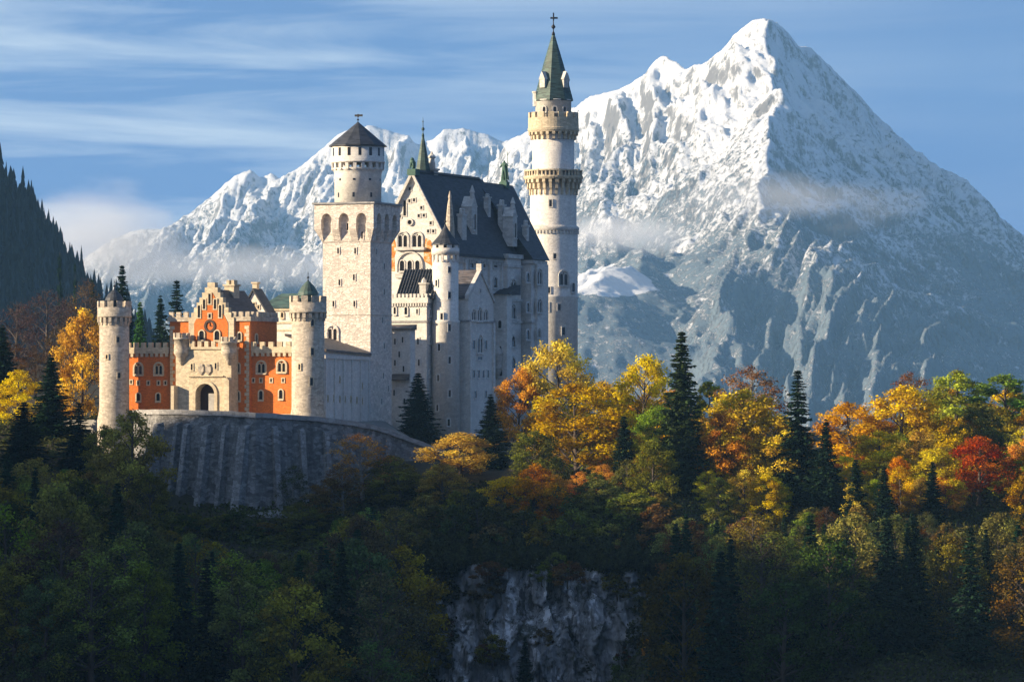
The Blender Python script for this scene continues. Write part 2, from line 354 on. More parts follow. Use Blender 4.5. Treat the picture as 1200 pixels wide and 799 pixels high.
# ------------------------------------------------------------------ cliff: a real rock face standing proud of the slope
def worley_planes(u, v, n, seed, amp, tilt):
    """broken rock planes: every cell has its own set-back and tilt"""
    rs = np.random.RandomState(seed); cu = rs.uniform(u.min(), u.max(), n); cv = rs.uniform(v.min(), v.max(), n)
    of = rs.normal(size=n)*amp; tu = rs.normal(size=n)*tilt; tv = rs.normal(size=n)*tilt
    best = np.full(u.shape, 1e9); out = np.zeros(u.shape)
    for i in range(n):
        d = (u-cu[i])**2+(v-cv[i])**2; k = d < best
        best = np.where(k, d, best); out = np.where(k, of[i]+tu[i]*(u-cu[i])+tv[i]*(v-cv[i]), out)
    return out
def cliff_depth(px, py):
    base = 563-(py-600)*0.055
    u = px/24.0+0.55*fbm(px/24, py/30, 4, 25); v = py/52.0+0.35*fbm(px/24, py/30, 4, 26)
    base = base-4.0*fbm(px/80.0, py/150.0, 3, 21, 0.5, True)
    lu, lv = np.append(u.ravel(), [18, 38.5]), np.append(v.ravel(), [11, 17.5])
    base = base+worley_planes(lu, lv, 150, 5, 1.0, 0.8)[:-2].reshape(px.shape)
    base = base+worley_planes(lu*2.7, lv*2.7, 700, 6, 0.32, 0.30)[:-2].reshape(px.shape)
    base = base-0.5*fbm(px/7.0, py/10.0, 3, 31, 0.6)
    brow = np.clip((660+34*fbm(px/34, py*0, 3, 29)-py)/34.0, 0, 1); base = base+brow**1.6*13
    e = np.clip((np.abs(px-628)-105)/150.0, 0, 1)
    return base+e*e*16
pxs = np.linspace(470, 880, 330); pys = np.linspace(618, 880, 210)
cx_, cy_ = np.meshgrid(pxs, pys); cY = cliff_depth(cx_, cy_)
tag(link('cliff', grid_mesh('cliff', (cx_-600)*cY/FPX, cY, (HZ-cy_)*cY/FPX, M_ROCK, False)), kind='structure')

# ------------------------------------------------------------------ mountains
def seg_dist(x, y, a, b):
    ax, ay, az = a; bx, by, bz = b; dx, dy = bx-ax, by-ay
    t = np.clip(((x-ax)*dx+(y-ay)*dy)/(dx*dx+dy*dy+1e-9), 0, 1)
    return np.hypot(x-ax-t*dx, y-ay-t*dy), az+t*(bz-az)
R = []
def ridge(pts, k): R.append(([tuple(P(*p)) for p in pts], k))
ridge([(600,161,8766),(622,150,8686),(640,130,8622),(675,125,8496),(690,112,8442),(720,105,8334),(740,96,8262),(758,85,8197),(770,68,8154),(778,64,8125),(790,70,8082),(804,80,8031),(815,74,7992),(830,70,7938),(848,56,7873),(860,44,7830),(872,29,7786),(882,22,7750),(896,21,7700),(910,25,7742),(922,36,7778),(934,52,7814),(948,54,7856),(960,64,7892),(985,88,7967),(1000,103,8012),(1020,128,8072),(1050,155,8162),(1080,179,8252),(1110,206,8342),(1140,231,8432),(1165,254,8507),(1200,290,8612),(1260,345,8792),(1330,410,9002)], 1.12)
ridge([(-80,400,9500),(60,330,9500),(130,280,9500),(158,268,9500),(195,268,9500),(215,256,9500),(245,249,9500),(255,228,9500),(265,213,9500),(278,204,9500),(293,198,9500),(304,207,9500),(318,202,9500),(330,211,9500),(345,206,9500),(362,196,9500),(378,176,9500),(395,158,9500),(415,148,9500),(440,147,9500),(470,157,9500),(488,168,9500),(508,163,9500),(520,151,9500),(545,150,9500),(570,157,9500),(590,166,9500),(605,160,9500)], 1.0)
ridge([(896,22,7700),(904,60,7500),(908,110,7250),(900,178,6950),(888,255,6600),(868,335,6250),(838,410,5900),(800,480,5500)], 0.85)
ridge([(860,46,7830),(868,110,7500),(862,180,7150),(845,240,6800)], 0.95)
ridge([(830,72,7940),(838,140,7600),(828,215,7200),(812,280,6850)], 0.95)
ridge([(804,81,8030),(805,160,7650),(793,235,7250)], 0.95)
ridge([(776,66,8130),(774,140,7800),(760,215,7400),(742,290,7000)], 0.9)
ridge([(740,97,8260),(732,180,7900),(715,260,7400)], 0.9)
ridge([(690,113,8440),(688,200,8100),(672,290,7600),(645,380,7000)], 0.85)
ridge([(900,235,6750),(945,268,6500),(978,320,6200),(985,380,5900),(970,450,5600)], 0.5)
ridge([(1000,104,8012),(1040,220,7700),(1075,330,7000),(1090,430,6300)], 0.95)
ridge([(1110,207,8342),(1150,320,7800),(1180,420,7000)], 1.0)
ridge([(752,290,6750),(722,306,6450),(690,330,6300),(640,366,6150),(560,430,6000)], 0.42)
ridge([(293,199,9500),(285,260,9000),(268,330,8300),(250,400,7500)], 0.75)
ridge([(415,149,9500),(402,230,9000),(380,310,8400),(350,400,7600)], 0.75)
ridge([(545,151,9440),(560,230,9000),(575,320,8400),(600,410,7600)], 0.75)
ridge([(200,264,9500),(190,310,8800),(170,380,7800),(130,460,6800)], 0.7)
ridge([(470,157,9500),(480,240,9000),(470,340,8200),(460,430,7200)], 0.75)
ridge([(60,345,8200),(200,330,8000),(330,352,7800),(420,370,7600)], 0.45)
mx = np.arange(-1500, 1900, 4.0); my = np.r_[np.arange(5000, 6200, 7.5), np.arange(6200, 8700, 4.6), np.arange(8700, 9700, 8.0), np.arange(9700, 10700, 30)]
MX, MY = np.meshgrid(mx, my)
wx = MX+55*fbm(MX/420, MY/420, 4, 50)+22*fbm(MX/95, MY/95, 3, 60); wy = MY+55*fbm(MX/420, MY/420, 4, 70)+22*fbm(MX/95, MY/95, 3, 80)
H = np.full(MX.shape, -400.0); D0 = np.full(MX.shape, 1e9)
for i, (pts, k) in enumerate(R):
    best = np.full(MX.shape, -1e9)
    ux, uy = (MX, MY) if i < 2 else (wx, wy)
    for a, b in zip(pts[:-1], pts[1:]):
        d, z = seg_dist(ux, uy, a, b)
        hh = z-k*d*(1.0 if i != 1 else (0.70+0.30*np.exp(-d/120)))
        best = np.maximum(best, hh)
        if i < 2: D0 = np.minimum(D0, d)
    kk = 3.0
    m_ = np.maximum(H, best); H = m_+kk*np.log(np.exp((H-m_)/kk)+np.exp((best-m_)/kk))-(0 if i > 0 else 0)
H = np.maximum(H, -150+0.02*(MY-5000))
fade = np.clip(D0/120.0, 0.02+0.14*np.clip((MX-600)/150, 0, 1), 1)
th = 0.30+0.45*np.tanh((MX-480)/300.0); th = np.where(MX < -50, -0.15+0*MX, th)        # the gullies fan out from the summit
gu = MX*np.cos(th)+(MY-7700)*np.sin(th); gv = -MX*np.sin(th)+(MY-7700)*np.cos(th)
gu = gu+14*fbm(MX/150, MY/150, 3, 111)
rn = fbm(gu/150, gv/620, 4, 90, 0.5, True); rn4 = fbm(gu/66, gv/480, 5, 103, 0.52, True); rn3 = fbm(gu/22, gv/130, 5, 99, 0.62, True); rn2 = fbm(MX/26, MY/26, 4, 97, 0.6, True)
sm = np.exp(-(((MX-P(703, 326, 6400).x)/120)**2+((MY-6400)/260)**2)); sm = 1-0.8*sm
H = H-fade*80*sm*(0.75-rn)-np.clip(D0/70, 0.08, 1)*sm*(46*(0.7-rn4)+4*(0.7-rn2))-13*sm*(0.7-rn3)*np.clip(D0/45, 0.4, 1)
tag(link('mountain', grid_mesh('mountain', MX, MY, H, M_MOUNT, False)), kind='structure')

# wooded hill on the far left, and an unseen ridge left of view, its crest shaped to keep the low sun off the lower wood
hill_c = [(-420,-40),(-300,20),(-150,90),(-60,150),(0,212),(25,240),(45,262),(65,292),(85,322),(110,350),(140,378),(180,410),(230,450),(320,500)]
hcx = np.array([(a-600)*2000/FPX for a, b in hill_c]); hcz = np.array([(HZ-b)*2000/FPX for a, b in hill_c])
hx, hy = np.meshgrid(np.arange(-430, -100, 4.0), np.arange(1650, 2350, 10.0))
def hill_h(x, y):
    xw = x+(y-2000)*0.04
    return np.interp(xw, hcx, hcz)-np.abs(y-2000)*0.42-0.0008*(y-2000)**2+4*fbm(x/40, y/40, 3, 5)*np.clip(np.abs(y-2000)/40, 0, 1)
tag(link('hill', grid_mesh('hill', hx, hy, hill_h(hx, hy), M_WOODED)), kind='structure')

def shade_ridge(y):      # crest height of the side ridge, by depth
    return np.interp(y, [150, 300, 430, 465, 485, 505, 513, 521, 530, 545, 590, 640, 700], [112, 124, 128, 127, 126, 123, 121.5, 117, 109, 95, 60, 5, -80])
rx, ry = np.meshgrid(np.arange(-640, -220, 10.0), np.arange(60, 760, 5.0))
RZ = shade_ridge(ry)-np.abs(rx+420)*0.75+np.clip((500-ry)/60, 0.2, 1)*6.0*fbm(rx/40, ry/26, 3, 8)
tag(link('side_ridge', grid_mesh('side_ridge', rx, ry, np.maximum(RZ, -145), M_GROUND)), kind='structure')

# ------------------------------------------------------------------ building kit
class MB:
    """collects faces into one mesh; materials by slot"""
    def __init__(s): s.v = []; s.f = []; s.m = []; s.sm = []
    def add(s, vs, fs, mi=0, smooth=False):
        o = len(s.v); s.v += [tuple(p) for p in vs]
        for f in fs: s.f.append([o+i for i in f]); s.m.append(mi); s.sm.append(smooth)
    def box(s, x0, x1, y0, y1, z0, z1, mi=0):
        s.add([(x0,y0,z0),(x1,y0,z0),(x1,y1,z0),(x0,y1,z0),(x0,y0,z1),(x1,y0,z1),(x1,y1,z1),(x0,y1,z1)],
              [(3,2,1,0),(4,5,6,7),(0,1,5,4),(1,2,6,5),(2,3,7,6),(3,0,4,7)], mi)
    def prism(s, poly, axis, a, b, mi=0):
        """poly in the plane across axis; 'y': (x,z), 'x': (y,z), 'z': (x,y)"""
        mk = {'y': lambda p, t: (p[0], t, p[1]), 'x': lambda p, t: (t, p[0], p[1]), 'z': lambda p, t: (p[0], p[1], t)}[axis]
        n = len(poly); vs = [mk(p, a) for p in poly]+[mk(p, b) for p in poly]
        s.add(vs, [tuple(range(n)), tuple(range(2*n-1, n-1, -1))]+[(i, i+n, (i+1) % n+n, (i+1) % n) for i in range(n)], mi)
    def lathe(s, prof, seg=32, mi=0, smooth=False, cx=0, cy=0, rot=0.0):
        vs = []
        for r, z in prof:
            for k in range(seg):
                a = rot+2*PI*k/seg; vs.append((cx+r*math.cos(a), cy+r*math.sin(a), z))
        n = len(prof); fs = []
        for i in range(n-1):
            for k in range(seg):
                k2 = (k+1) % seg; fs.append((i*seg+k, i*seg+k2, (i+1)*seg+k2, (i+1)*seg+k))
        fs2 = [tuple(range(seg-1, -1, -1)), tuple(range((n-1)*seg, n*seg))]
        o = len(s.v); s.v += vs
        for f in fs: s.f.append([o+i for i in f]); s.m.append(mi); s.sm.append(smooth)
        for f in fs2: s.f.append([o+i for i in f]); s.m.append(mi); s.sm.append(False)
    def ring_boxes(s, n, r0, r1, z0, z1, fill=0.55, mi=0, cx=0, cy=0, phase=0.0):
        for k in range(n):
            a = phase+2*PI*k/n; h = PI/n*fill
            p = [(r, a+d) for r, d in ((r0, -h), (r1, -h), (r1, h), (r0, h))]
            s.prism([(cx+r*math.cos(t), cy+r*math.sin(t)) for r, t in p], 'z', z0, z1, mi)
    def mesh(s, name, mats):
        me = bpy.data.meshes.new(name); me.from_pydata(s.v, [], s.f)
        for m in mats: me.materials.append(m)
        for i, p in enumerate(me.polygons): p.material_index = s.m[i]; p.use_smooth = s.sm[i]
        bm = bmesh.new(); bm.from_mesh(me); bmesh.ops.recalc_face_normals(bm, faces=bm.faces); bm.to_mesh(me); bm.free()
        me.update(); return me
    def build(s, name, mats, parent=None, **kw):
        return link(name, s.mesh(name, mats if isinstance(mats, (list, tuple)) else [mats]), parent, **kw)
def cut(o, mb):
    """carve real openings"""
    c = bpy.data.objects.new('cutter', mb.mesh('cutter', [])); COL.objects.link(c)
    c.parent = o.parent; c.location = o.location; c.rotation_euler = o.rotation_euler
    md = o.modifiers.new('cut', 'BOOLEAN'); md.object = c; md.operation = 'DIFFERENCE'; md.solver = 'EXACT'
    bpy.context.view_layer.update(); dg = bpy.context.evaluated_depsgraph_get()
    me = bpy.data.meshes.new_from_object(o.evaluated_get(dg)); nm = o.data.name
    o.modifiers.clear(); o.data = me; me.name = nm
    bpy.data.objects.remove(c, do_unlink=True)
def arch_poly(cx, z0, w, h, n=8, pointed=False):
    r = w/2; pts = [(cx-r, z0), (cx+r, z0)]
    for k in range(n+1):
        a = PI*k/n; pts.append((cx+r*math.cos(a), z0+h-r+r*math.sin(a)*(1.35 if pointed else 1)))
    return pts
_WC = {}
def window_meshes(w, h, kind, surround):
    key = (round(w, 1), round(h, 1), kind, surround.name)
    if key in _WC: return _WC[key]
    w, h = max(0.3, key[0]), max(0.5, key[1]); fr = MB(); pn = MB()
    def ring(cx, z0, w, h, t, y, arch=True):
        n = 8
        if arch:
            i = arch_poly(cx, z0, w, h, n); o_ = arch_poly(cx, z0-t, w+2*t, h+2*t, n)
        else:
            i = [(cx-w/2, z0), (cx+w/2, z0), (cx+w/2, z0+h), (cx-w/2, z0+h)]; o_ = [(cx-w/2-t, z0-t), (cx+w/2+t, z0-t), (cx+w/2+t, z0+h+t), (cx-w/2-t, z0+h+t)]
        k = len(i); vs = [(p[0], y, p[1]) for p in i]+[(p[0], y, p[1]) for p in o_]+[(p[0], 0, p[1]) for p in i]+[(p[0], 0, p[1]) for p in o_]
        fs = []
        for a in range(k):
            b = (a+1) % k
            fs += [(a, b, k+b, k+a), (a, 2*k+a, 2*k+b, b), (k+a, k+b, 3*k+b, 3*k+a)]
        fr.add(vs, fs)
    def pane(cx, z0, w, h, arch=True, y=-0.02):
        pts = arch_poly(cx, z0, w, h, 8) if arch else [(cx-w/2, z0), (cx+w/2, z0), (cx+w/2, z0+h), (cx-w/2, z0+h)]
        pn.add([(p[0], y, p[1]) for p in pts], [tuple(range(len(pts)))])
    if kind == 'slit': ring(0, 0, w, h, 0.16, -0.10, False); pane(0, 0, w, h, False)
    elif kind == 'arch': ring(0, 0, w, h, max(0.18, 0.22*w), -0.16); pane(0, 0, w, h); fr.box(-w*0.75, w*0.75, -0.25, 0, -0.30, -0.12)
    elif kind in ('double', 'triple'):
        n = 2 if kind == 'double' else 3
        ring(0, 0, w, h, 0.25, -0.20); fr.box(-w*0.62, w*0.62, -0.28, 0, -0.30, -0.10)
        lw = w/n*0.70
        for i in range(n):
            cx = (i-(n-1)/2)*w/n
            lh = h*0.80 if kind == 'double' else h*0.88-abs(i-1)*w*0.16
            ring(cx, 0, lw, lh, w/n*0.14, -0.12); pane(cx, 0, lw, lh)
        if kind == 'double': pane(0, h*0.80, w*0.13, w*0.13)
    fm = fr.mesh('window_surround', [surround]); pm = pn.mesh('window_pane', [M_GLASS]); _WC[key] = (fm, pm); return _WC[key]

class B:
    def __init__(s, name, label, cat, px, Y, pyb, rot=-23.0, group=None):
        s.loc = P(px, pyb, Y); s.rot = math.radians(rot); s.Y = Y; s.cx = px; s.s = Y/FPX
        s.e = tag(empty(name, s.loc, s.rot), label, cat, group)
        s.Mi = (Matrix.Translation(s.loc) @ Matrix.Rotation(s.rot, 4, 'Z')).inverted(); s.o = s.Mi @ Vector((0, 0, 0))
    def _ray(s, px, py): return (s.Mi @ P(px, py, 100.0))-s.o
    def F(s, px, py, y=0.0):
        d = s._ray(px, py); t = (y-s.o.y)/d.y; p = s.o+d*t; return p.x, p.z
    def Rt(s, px, py, x=0.0):
        d = s._ray(px, py); t = (x-s.o.x)/d.x; p = s.o+d*t; return p.y, p.z
    def z(s, py, dY=0.0): return (HZ-py)*(s.Y+dY)/FPX-s.loc.z
    def add(s, name, mb, mats): return mb.build(name, mats, s.e)
    def win(s, x, y, z, w, h, kind, rz, surround, label=None):
        fm, pm = window_meshes(w, h, kind, surround)
        o = link('window', fm, s.e, (x, y, z), rz); link('pane', pm, o); return o
    def wf(s, px, py, w, h, kind='arch', y=0.0, m=None):      # window on a front face: centre pixel, size in pixels
        x, z = s.F(px, py, y); return s.win(x, y, z-h*s.s/2, w*s.s, h*s.s, kind, 0.0, m or M_TRIM)
    def wr(s, px, py, w, h, kind='arch', x=0.0, m=None):      # on a right-hand face (w is its real width in front-on pixels)
        y, z = s.Rt(px, py, x); return s.win(x, y, z-h*s.s/2, w*s.s, h*s.s, kind, PI/2, m or M_TRIM)
    def wc(s, px, py, r, w, h, kind='slit', m=None):          # on a round wall of radius r (m)
        a = math.asin(max(-0.97, min(0.97, (px-s.cx)*s.s/r))); z = (HZ-py)*(s.Y-r*math.cos(a))/FPX-s.loc.z
        return s.win((r+0.01)*math.sin(a), -(r+0.01)*math.cos(a), z-h*s.s/2, w*s.s, h*s.s, kind, a, m or M_TRIM)
def merlons(mb, p0, p1, z, n, depth, h, fill=0.55, mi=0, axis='x', y0=0.0):
    """a row of merlons from p0 to p1 along axis"""
    st = (p1-p0)/n
    for k in range(n):
        a = p0+st*(k+(1-fill)/2); b = a+st*fill
        lo, hi = min(a, b), max(a, b)
        if axis == 'x': mb.box(lo, hi, y0, y0+depth, z, z+h, mi)
        else: mb.box(y0, y0+depth, lo, hi, z, z+h, mi)
def finial(b, name, x, y, z, h, mat, vane=False):
    m = MB(); r = max(0.10, h*0.05)
    m.lathe([(r*1.6, z-0.25), (r*1.3, z+h*0.05), (r*0.5, z+h*0.12), (r*0.5, z+h*0.22), (r*1.9, z+h*0.30), (r*1.9, z+h*0.36), (r*0.5, z+h*0.44), (r*0.4, z+h*0.70), (r*1.0, z+h*0.75), (r*0.3, z+h*0.80), (0.02, z+h)], 8, 0, True, x, y)
    if vane: m.box(x-0.55, x+0.8, y-0.05, y+0.05, z+h*0.70, z+h*0.70+0.32); m.box(x-0.10, x+0.15, y-0.05, y+0.05, z+h*0.62, z+h*0.98)
    return b.add(name, m, mat)

# ------------------------------------------------------------------ forecourt, terrace wall
tw = [(150,614,484),(189,600,483),(246,593,484.5),(300,588,487),(352,591,490),(398,594,494.5),(440,600,502),(478,604.5,515),(520,607,531)]
C_ = [P(a, c, b) for a, b, c in tw]
m = MB(); top = []
back = [Vector((-20, 640, -3.0)), Vector((-20, 700, -3.0)), Vector((-62, 700, -3.0)), Vector((-72, 640, -3.0))]
ring_ = [Vector((p.x, p.y+1.0, p.z-0.9)) for p in C_]+back
n = len(ring_)
m.add([p for p in ring_]+[(p.x, p.y, -30) for p in ring_], [tuple(range(n))]+[(i, (i+1) % n, (i+1) % n+n, i+n) for i in range(n)])
tag(m.build('forecourt', M_GRAVEL), kind='structure')
w = tag(empty('terrace_wall', P(300, 600, 590)), 'long dark stone retaining wall curving below the gatehouse forecourt', 'retaining wall')
wo = Vector(w.location); wall = MB(); cope = MB()
def offs(poly, d):
    out = []
    for i, p in enumerate(poly):
        a = poly[max(i-1, 0)]; b = poly[min(i+1, len(poly)-1)]; t = Vector((b.x-a.x, b.y-a.y, 0)).normalized(); out.append(p+Vector((t.y, -t.x, 0))*d)
    return out
sub = []
for a, b in zip(C_[:-1], C_[1:]):
    for k in range(5): sub.append(a.lerp(b, k/5)+Vector((0, 0, 0.05*((k*7) % 3-1))))
sub.append(C_[-1])
for i, p in enumerate(sub): p.y += 0.12*math.sin(i*1.7)
fr0 = offs(sub, 0.0); fr1 = offs(sub, 2.2); bk = offs(sub, -1.2)
nn = len(sub)
vs = []
for i in range(nn):
    zb = -24.0
    vs += [fr0[i]-wo, Vector((fr1[i].x, fr1[i].y, zb))-wo, Vector((bk[i].x, bk[i].y, zb))-wo, bk[i]-wo]
fs = []
for i in range(nn-1):
    for k in range(4): fs.append((i*4+k, i*4+(k+1) % 4, (i+1)*4+(k+1) % 4, (i+1)*4+k))
fs += [(0, 1, 2, 3), ((nn-1)*4+3, (nn-1)*4+2, (nn-1)*4+1, (nn-1)*4)]
wall.add(vs, fs); wall.build('wall', M_WALL, w)
c0 = offs(sub, 0.35); c1 = offs(sub, -0.6); vs = []
for i in range(nn):
    for q, dz in ((c0[i], -0.25), (c0[i], 0.45), (c1[i], 0.45), (c1[i], -0.25)): vs.append(q-wo+Vector((0, 0, dz)))
fs = []
for i in range(nn-1):
    for k in range(4): fs.append((i*4+k, i*4+(k+1) % 4, (i+1)*4+(k+1) % 4, (i+1)*4+k))
fs += [(0, 1, 2, 3), ((nn-1)*4+3, (nn-1)*4+2, (nn-1)*4+1, (nn-1)*4)]
cope.add(vs, fs); cope.build('coping', M_COPE, w)
for pxb, wd in ((192, 1.3), (207, 0.7), (222, 0.9), (249, 1.1), (266, 0.7), (285, 1.4), (322, 0.8), (352, 0.8), (380, 0.7)):
    j = min(range(nn), key=lambda i: abs(600+fr0[i].x*FPX/fr0[i].y-pxb)); p = fr0[j]; q = fr1[j]
    d = Vector((q.x-p.x, q.y-p.y, 0)).normalized(); t = Vector((-d.y, d.x, 0))
    bt = MB(); vs = []
    for sg in (-1, 1):
        tt = t*(wd/2*sg)
        vs += [p+tt-d*0.3+Vector((0, 0, -1.3)), p+tt+d*0.95+Vector((0, 0, -1.7)), Vector((q.x, q.y, -22))+tt+d*1.8, Vector((q.x, q.y, -22))+tt-d*1.0]
    bt.add([v-wo for v in vs], [(0, 1, 2, 3), (7, 6, 5, 4), (0, 4, 5, 1), (1, 5, 6, 2), (2, 6, 7, 3), (3, 7, 4, 0)])
    bt.build('buttress', M_BUTT, w)
ft = MB(); f0 = [P(282, 604, 584.2), P(318, 602, 582.8), P(352, 604, 584.0), P(376, 607, 587.0)]; k = len(f0); vs = []
for p_ in f0: vs += [p_-wo, Vector((p_.x, p_.y-0.8, -30))-wo, Vector((p_.x, p_.y+4, -30))-wo, Vector((p_.x, p_.y+4, p_.z+0.5))-wo]
fs = []
for i in range(k-1):
    for q in range(4): fs.append((i*4+q, i*4+(q+1) % 4, (i+1)*4+(q+1) % 4, (i+1)*4+q))
fs += [(0, 1, 2, 3), ((k-1)*4+3, (k-1)*4+2, (k-1)*4+1, (k-1)*4)]
ft.add(vs, fs); ft.build('footing', M_COPE, w)

# ------------------------------------------------------------------ round towers of the gatehouse
def round_tower(px, Y, pyb, r, label, roofmat, roof_r, roof_top, crown, shaft_top, wins):
    b = B('round_tower', label, 'tower', px, Y, pyb, 0.0, 'round gatehouse towers')
    s = b.s; r = r*s; zt = b.z(shaft_top); zc = b.z(crown)
    m = MB(); m.lathe([(r*1.16, -14), (r*1.14, 0), (r*1.02, 1.4), (r, 2.0), (r, zt)], 40, 0, True); b.add('shaft', m, M_ROUND)
    rc = r*1.13; m = MB()
    m.ring_boxes(18, r*0.98, rc, zt-0.75, zt, 0.5); m.ring_boxes(18, r*0.98, r*1.06, zt-1.15, zt-0.75, 0.5)
    m.lathe([(rc*1.02, zt), (rc*1.02, zt+0.25), (rc, zt+0.3), (rc, zc-0.9), (rc*0.86, zc-0.9)], 40, 0, True)
    m.ring_boxes(11, rc*0.86, rc*1.01, zc-0.9, zc, 0.62); b.add('battlement', m, M_ROUND)
    rr = roof_r*s; zz = b.z(roof_top); m = MB()
    m.lathe([(rr*0.8, zc-0.9), (rr*0.8, zc+0.1), (rr, zc+0.1), (rr*0.93, zc+(zz-zc)*0.25), (rr*0.62, zc+(zz-zc)*0.62), (rr*0.2, zc+(zz-zc)*0.93), (0.05, zz)], 16, 0, False); b.add('roof', m, roofmat)
    finial(b, 'finial', 0, 0, zz, 1.4, M_IRON)
    for q in wins: b.wc(q[0], q[1], r, q[2], q[3], 'slit')
    return b
round_tower(134, 613, 492, 17.5, 'buff round tower with small dark pointed roof at left end of the gatehouse', M_SLATE, 11, 339, 353, 372, [(140, 398, 3, 6), (141, 440, 3, 6), (127, 418, 2, 5)])
round_tower(361, 600, 492, 19.2, 'buff round tower with green domed roof at right end of the gatehouse', M_COPPER, 12.5, 329, 347, 367, [(367, 378, 3, 7), (367, 412, 3, 8), (366, 447, 3, 9), (352, 430, 2, 6)])

# ------------------------------------------------------------------ gatehouse
g = B('gatehouse', 'red brick gatehouse with stepped gable and arched entrance between two round towers', 'gatehouse', 341, 606, 487)
F = g.F; X = lambda px, y=0.0: F(px, 470, y)[0]; Z = lambda py: g.z(py, 4.0)
zt = Z(411); m = MB(); m.box(X(146), X(199), 0, 9, -8, zt); m.box(X(272), 0.6, 0, 9, -8, zt); g.add('wing_wall', m, M_BRICK)
for a, b_ in ((X(147), X(199)), (X(293), 0.4)):
    m = MB(); m.box(a, b_, -0.35, 0.5, zt-0.35, zt+0.55); nk = max(4, int((b_-a)/1.25))
    merlons(m, a, b_, zt+0.55, nk, 0.45, 0.75, 0.55, 0, 'x', -0.33); merlons(m, a, b_, zt-0.85, int((b_-a)/0.8), 0.33, 0.5, 0.5, 0, 'x', -0.33)
    g.add('parapet', m, M_TRIM); m = MB(); m.box(a, b_, -0.12, 0, -0.5, 0.25); g.add('plinth', m, M_TRIM)
# central block
yb = -0.6; xa, xb = X(199, yb), X(293, yb); zb = Z(374); Lv = 9.0
m = MB(); m.box(xa, xb, yb, yb+Lv, -8, zb); g.add('central_block', m, M_BRICK)
for a, b_ in ((xa, X(221, yb)), (X(273, yb), xb)):
    m = MB(); m.box(a-0.25, b_+0.25, yb-0.3, yb+0.5, zb-0.3, zb+0.35); merlons(m, a-0.25, b_+0.25, zb+0.35, 3, 0.45, 0.75, 0.6, 0, 'x', yb-0.28)
    if a == xa: g.add('battlement', m, M_ROUND)
m.box(xb-0.5, xb+0.3, yb+0.5, yb+Lv, zb-0.3, zb+0.35); merlons(m, yb+0.4, yb+Lv, zb+0.35, 6, 0.45, 0.75, 0.6, 0, 'y', xb-0.15)
g.add('battlement', m, M_ROUND)
# stepped gable
yg = -1.1; gx0, gx1 = X(221, yg), X(274, yg); gc = X(246.5, yg); zs = Z(378); ztop = Z(331)
steps = 8; hw = (gx1-gx0)/2; gc = (gx0+gx1)/2; capw = 0.62
pl = [(gx0, Z(408)), (gx1, Z(408))]
right = []; 
for k in range(steps):
    x_ = hw-(hw-capw)*k/(steps-1); z_ = zs+(ztop-zs)*(k+1)/steps; right.append((x_, z_))
x_prev = None
for k, (x_, z_) in enumerate(right):
    zprev = zs if k == 0 else right[k-1][1]
    pl += [(gc+x_, zprev), (gc+x_, z_)]
for k in range(steps-1, -1, -1):
    x_, z_ = right[k]; zprev = zs if k == 0 else right[k-1][1]
    pl += [(gc-x_, z_), (gc-x_, zprev)]
m = MB(); m.prism(pl, 'y', yg, yg+1.0); g.add('stepped_gable', m, M_TRIM)
m = MB(); hw2 = hw-0.95
m.prism([(gc-hw2, Z(407)), (gc+hw2, Z(407)), (gc+hw2, zs-0.1), (gc+0.25, ztop-1.55), (gc-0.25, ztop-1.55), (gc-hw2, zs-0.1)], 'y', yg-0.06, yg+0.2); g.add('brick_panel', m, M_BRICK)
# trim around and on the gable
m = MB()
for px_, p0, p1 in ((233.7, 372, 358), (239.7, 362, 351), (246, 356, 344), (252.5, 362, 351), (258.5, 372, 358)):
    x_, _ = F(px_, 360, yg); g.win(x_, yg-0.06, Z(p0), 0.42, Z(p1)-Z(p0), 'slit', 0, M_TRIM)
rg = MB(); x_, z_ = F(246.3, 382, yg)
vs = []; 
for k in range(20):
    a = 2*PI*k/20; vs += [(x_+0.95*math.cos(a), yg-0.2, z_+0.95*math.sin(a)), (x_+0.62*math.cos(a), yg-0.2, z_+0.62*math.sin(a)), (x_+0.95*math.cos(a), yg, z_+0.95*math.sin(a)), (x_+0.62*math.cos(a), yg, z_+0.62*math.sin(a))]
rg.add(vs, sum([[(4*k, 4*((k+1) % 20), 4*((k+1) % 20)+1, 4*k+1), (4*k, 4*k+2, 4*((k+1) % 20)+2, 4*((k+1) % 20)), (4*k+1, 4*((k+1) % 20)+1, 4*((k+1) % 20)+3, 4*k+3)] for k in range(20)], []))
rg.box(x_-0.05, x_+0.05, yg-0.15, yg, z_, z_+0.5); rg.box(x_, x_+0.35, yg-0.15, yg, z_-0.05, z_+0.05); g.add('clock_ring', rg, M_WOOD)
for px_, py_, w_, h_, k_ in ((236.7, 393, 6, 11, 'arch'), (254.7, 393, 6, 11, 'arch'), (246, 370, 3, 5, 'slit')): g.wf(px_, py_, w_, h_, k_, yg-0.06)
g.wf(210.5, 395, 4, 8, 'arch', yb); g.wf(281, 394, 4, 9, 'arch', yb); g.wr(300, 396, 5, 9, 'arch', xb)
# roof behind the gable
zr = ztop-1.0; ze = zs-0.3; m = MB(); m.prism([(gc-hw-0.2, ze), (gc+hw+0.2, ze), (gc, zr)], 'y', yg+1.0, yb+Lv+1.5); g.add('roof', m, M_SLATE)
m = MB(); y_, z_ = g.Rt(271, 340, gc); m.box(gc-0.7, gc+0.9, y_-0.9, y_+0.9, z_-2.5, z_+0.6); m.box(gc-0.9, gc+1.1, y_-1.1, y_+1.1, z_+0.6, z_+0.85)
for dx in (-0.5, 0.3): m.box(gc+dx, gc+dx+0.45, y_-0.6, y_+0.6, z_+0.85, z_+1.5)
g.add('chimney', m, M_TRIM)
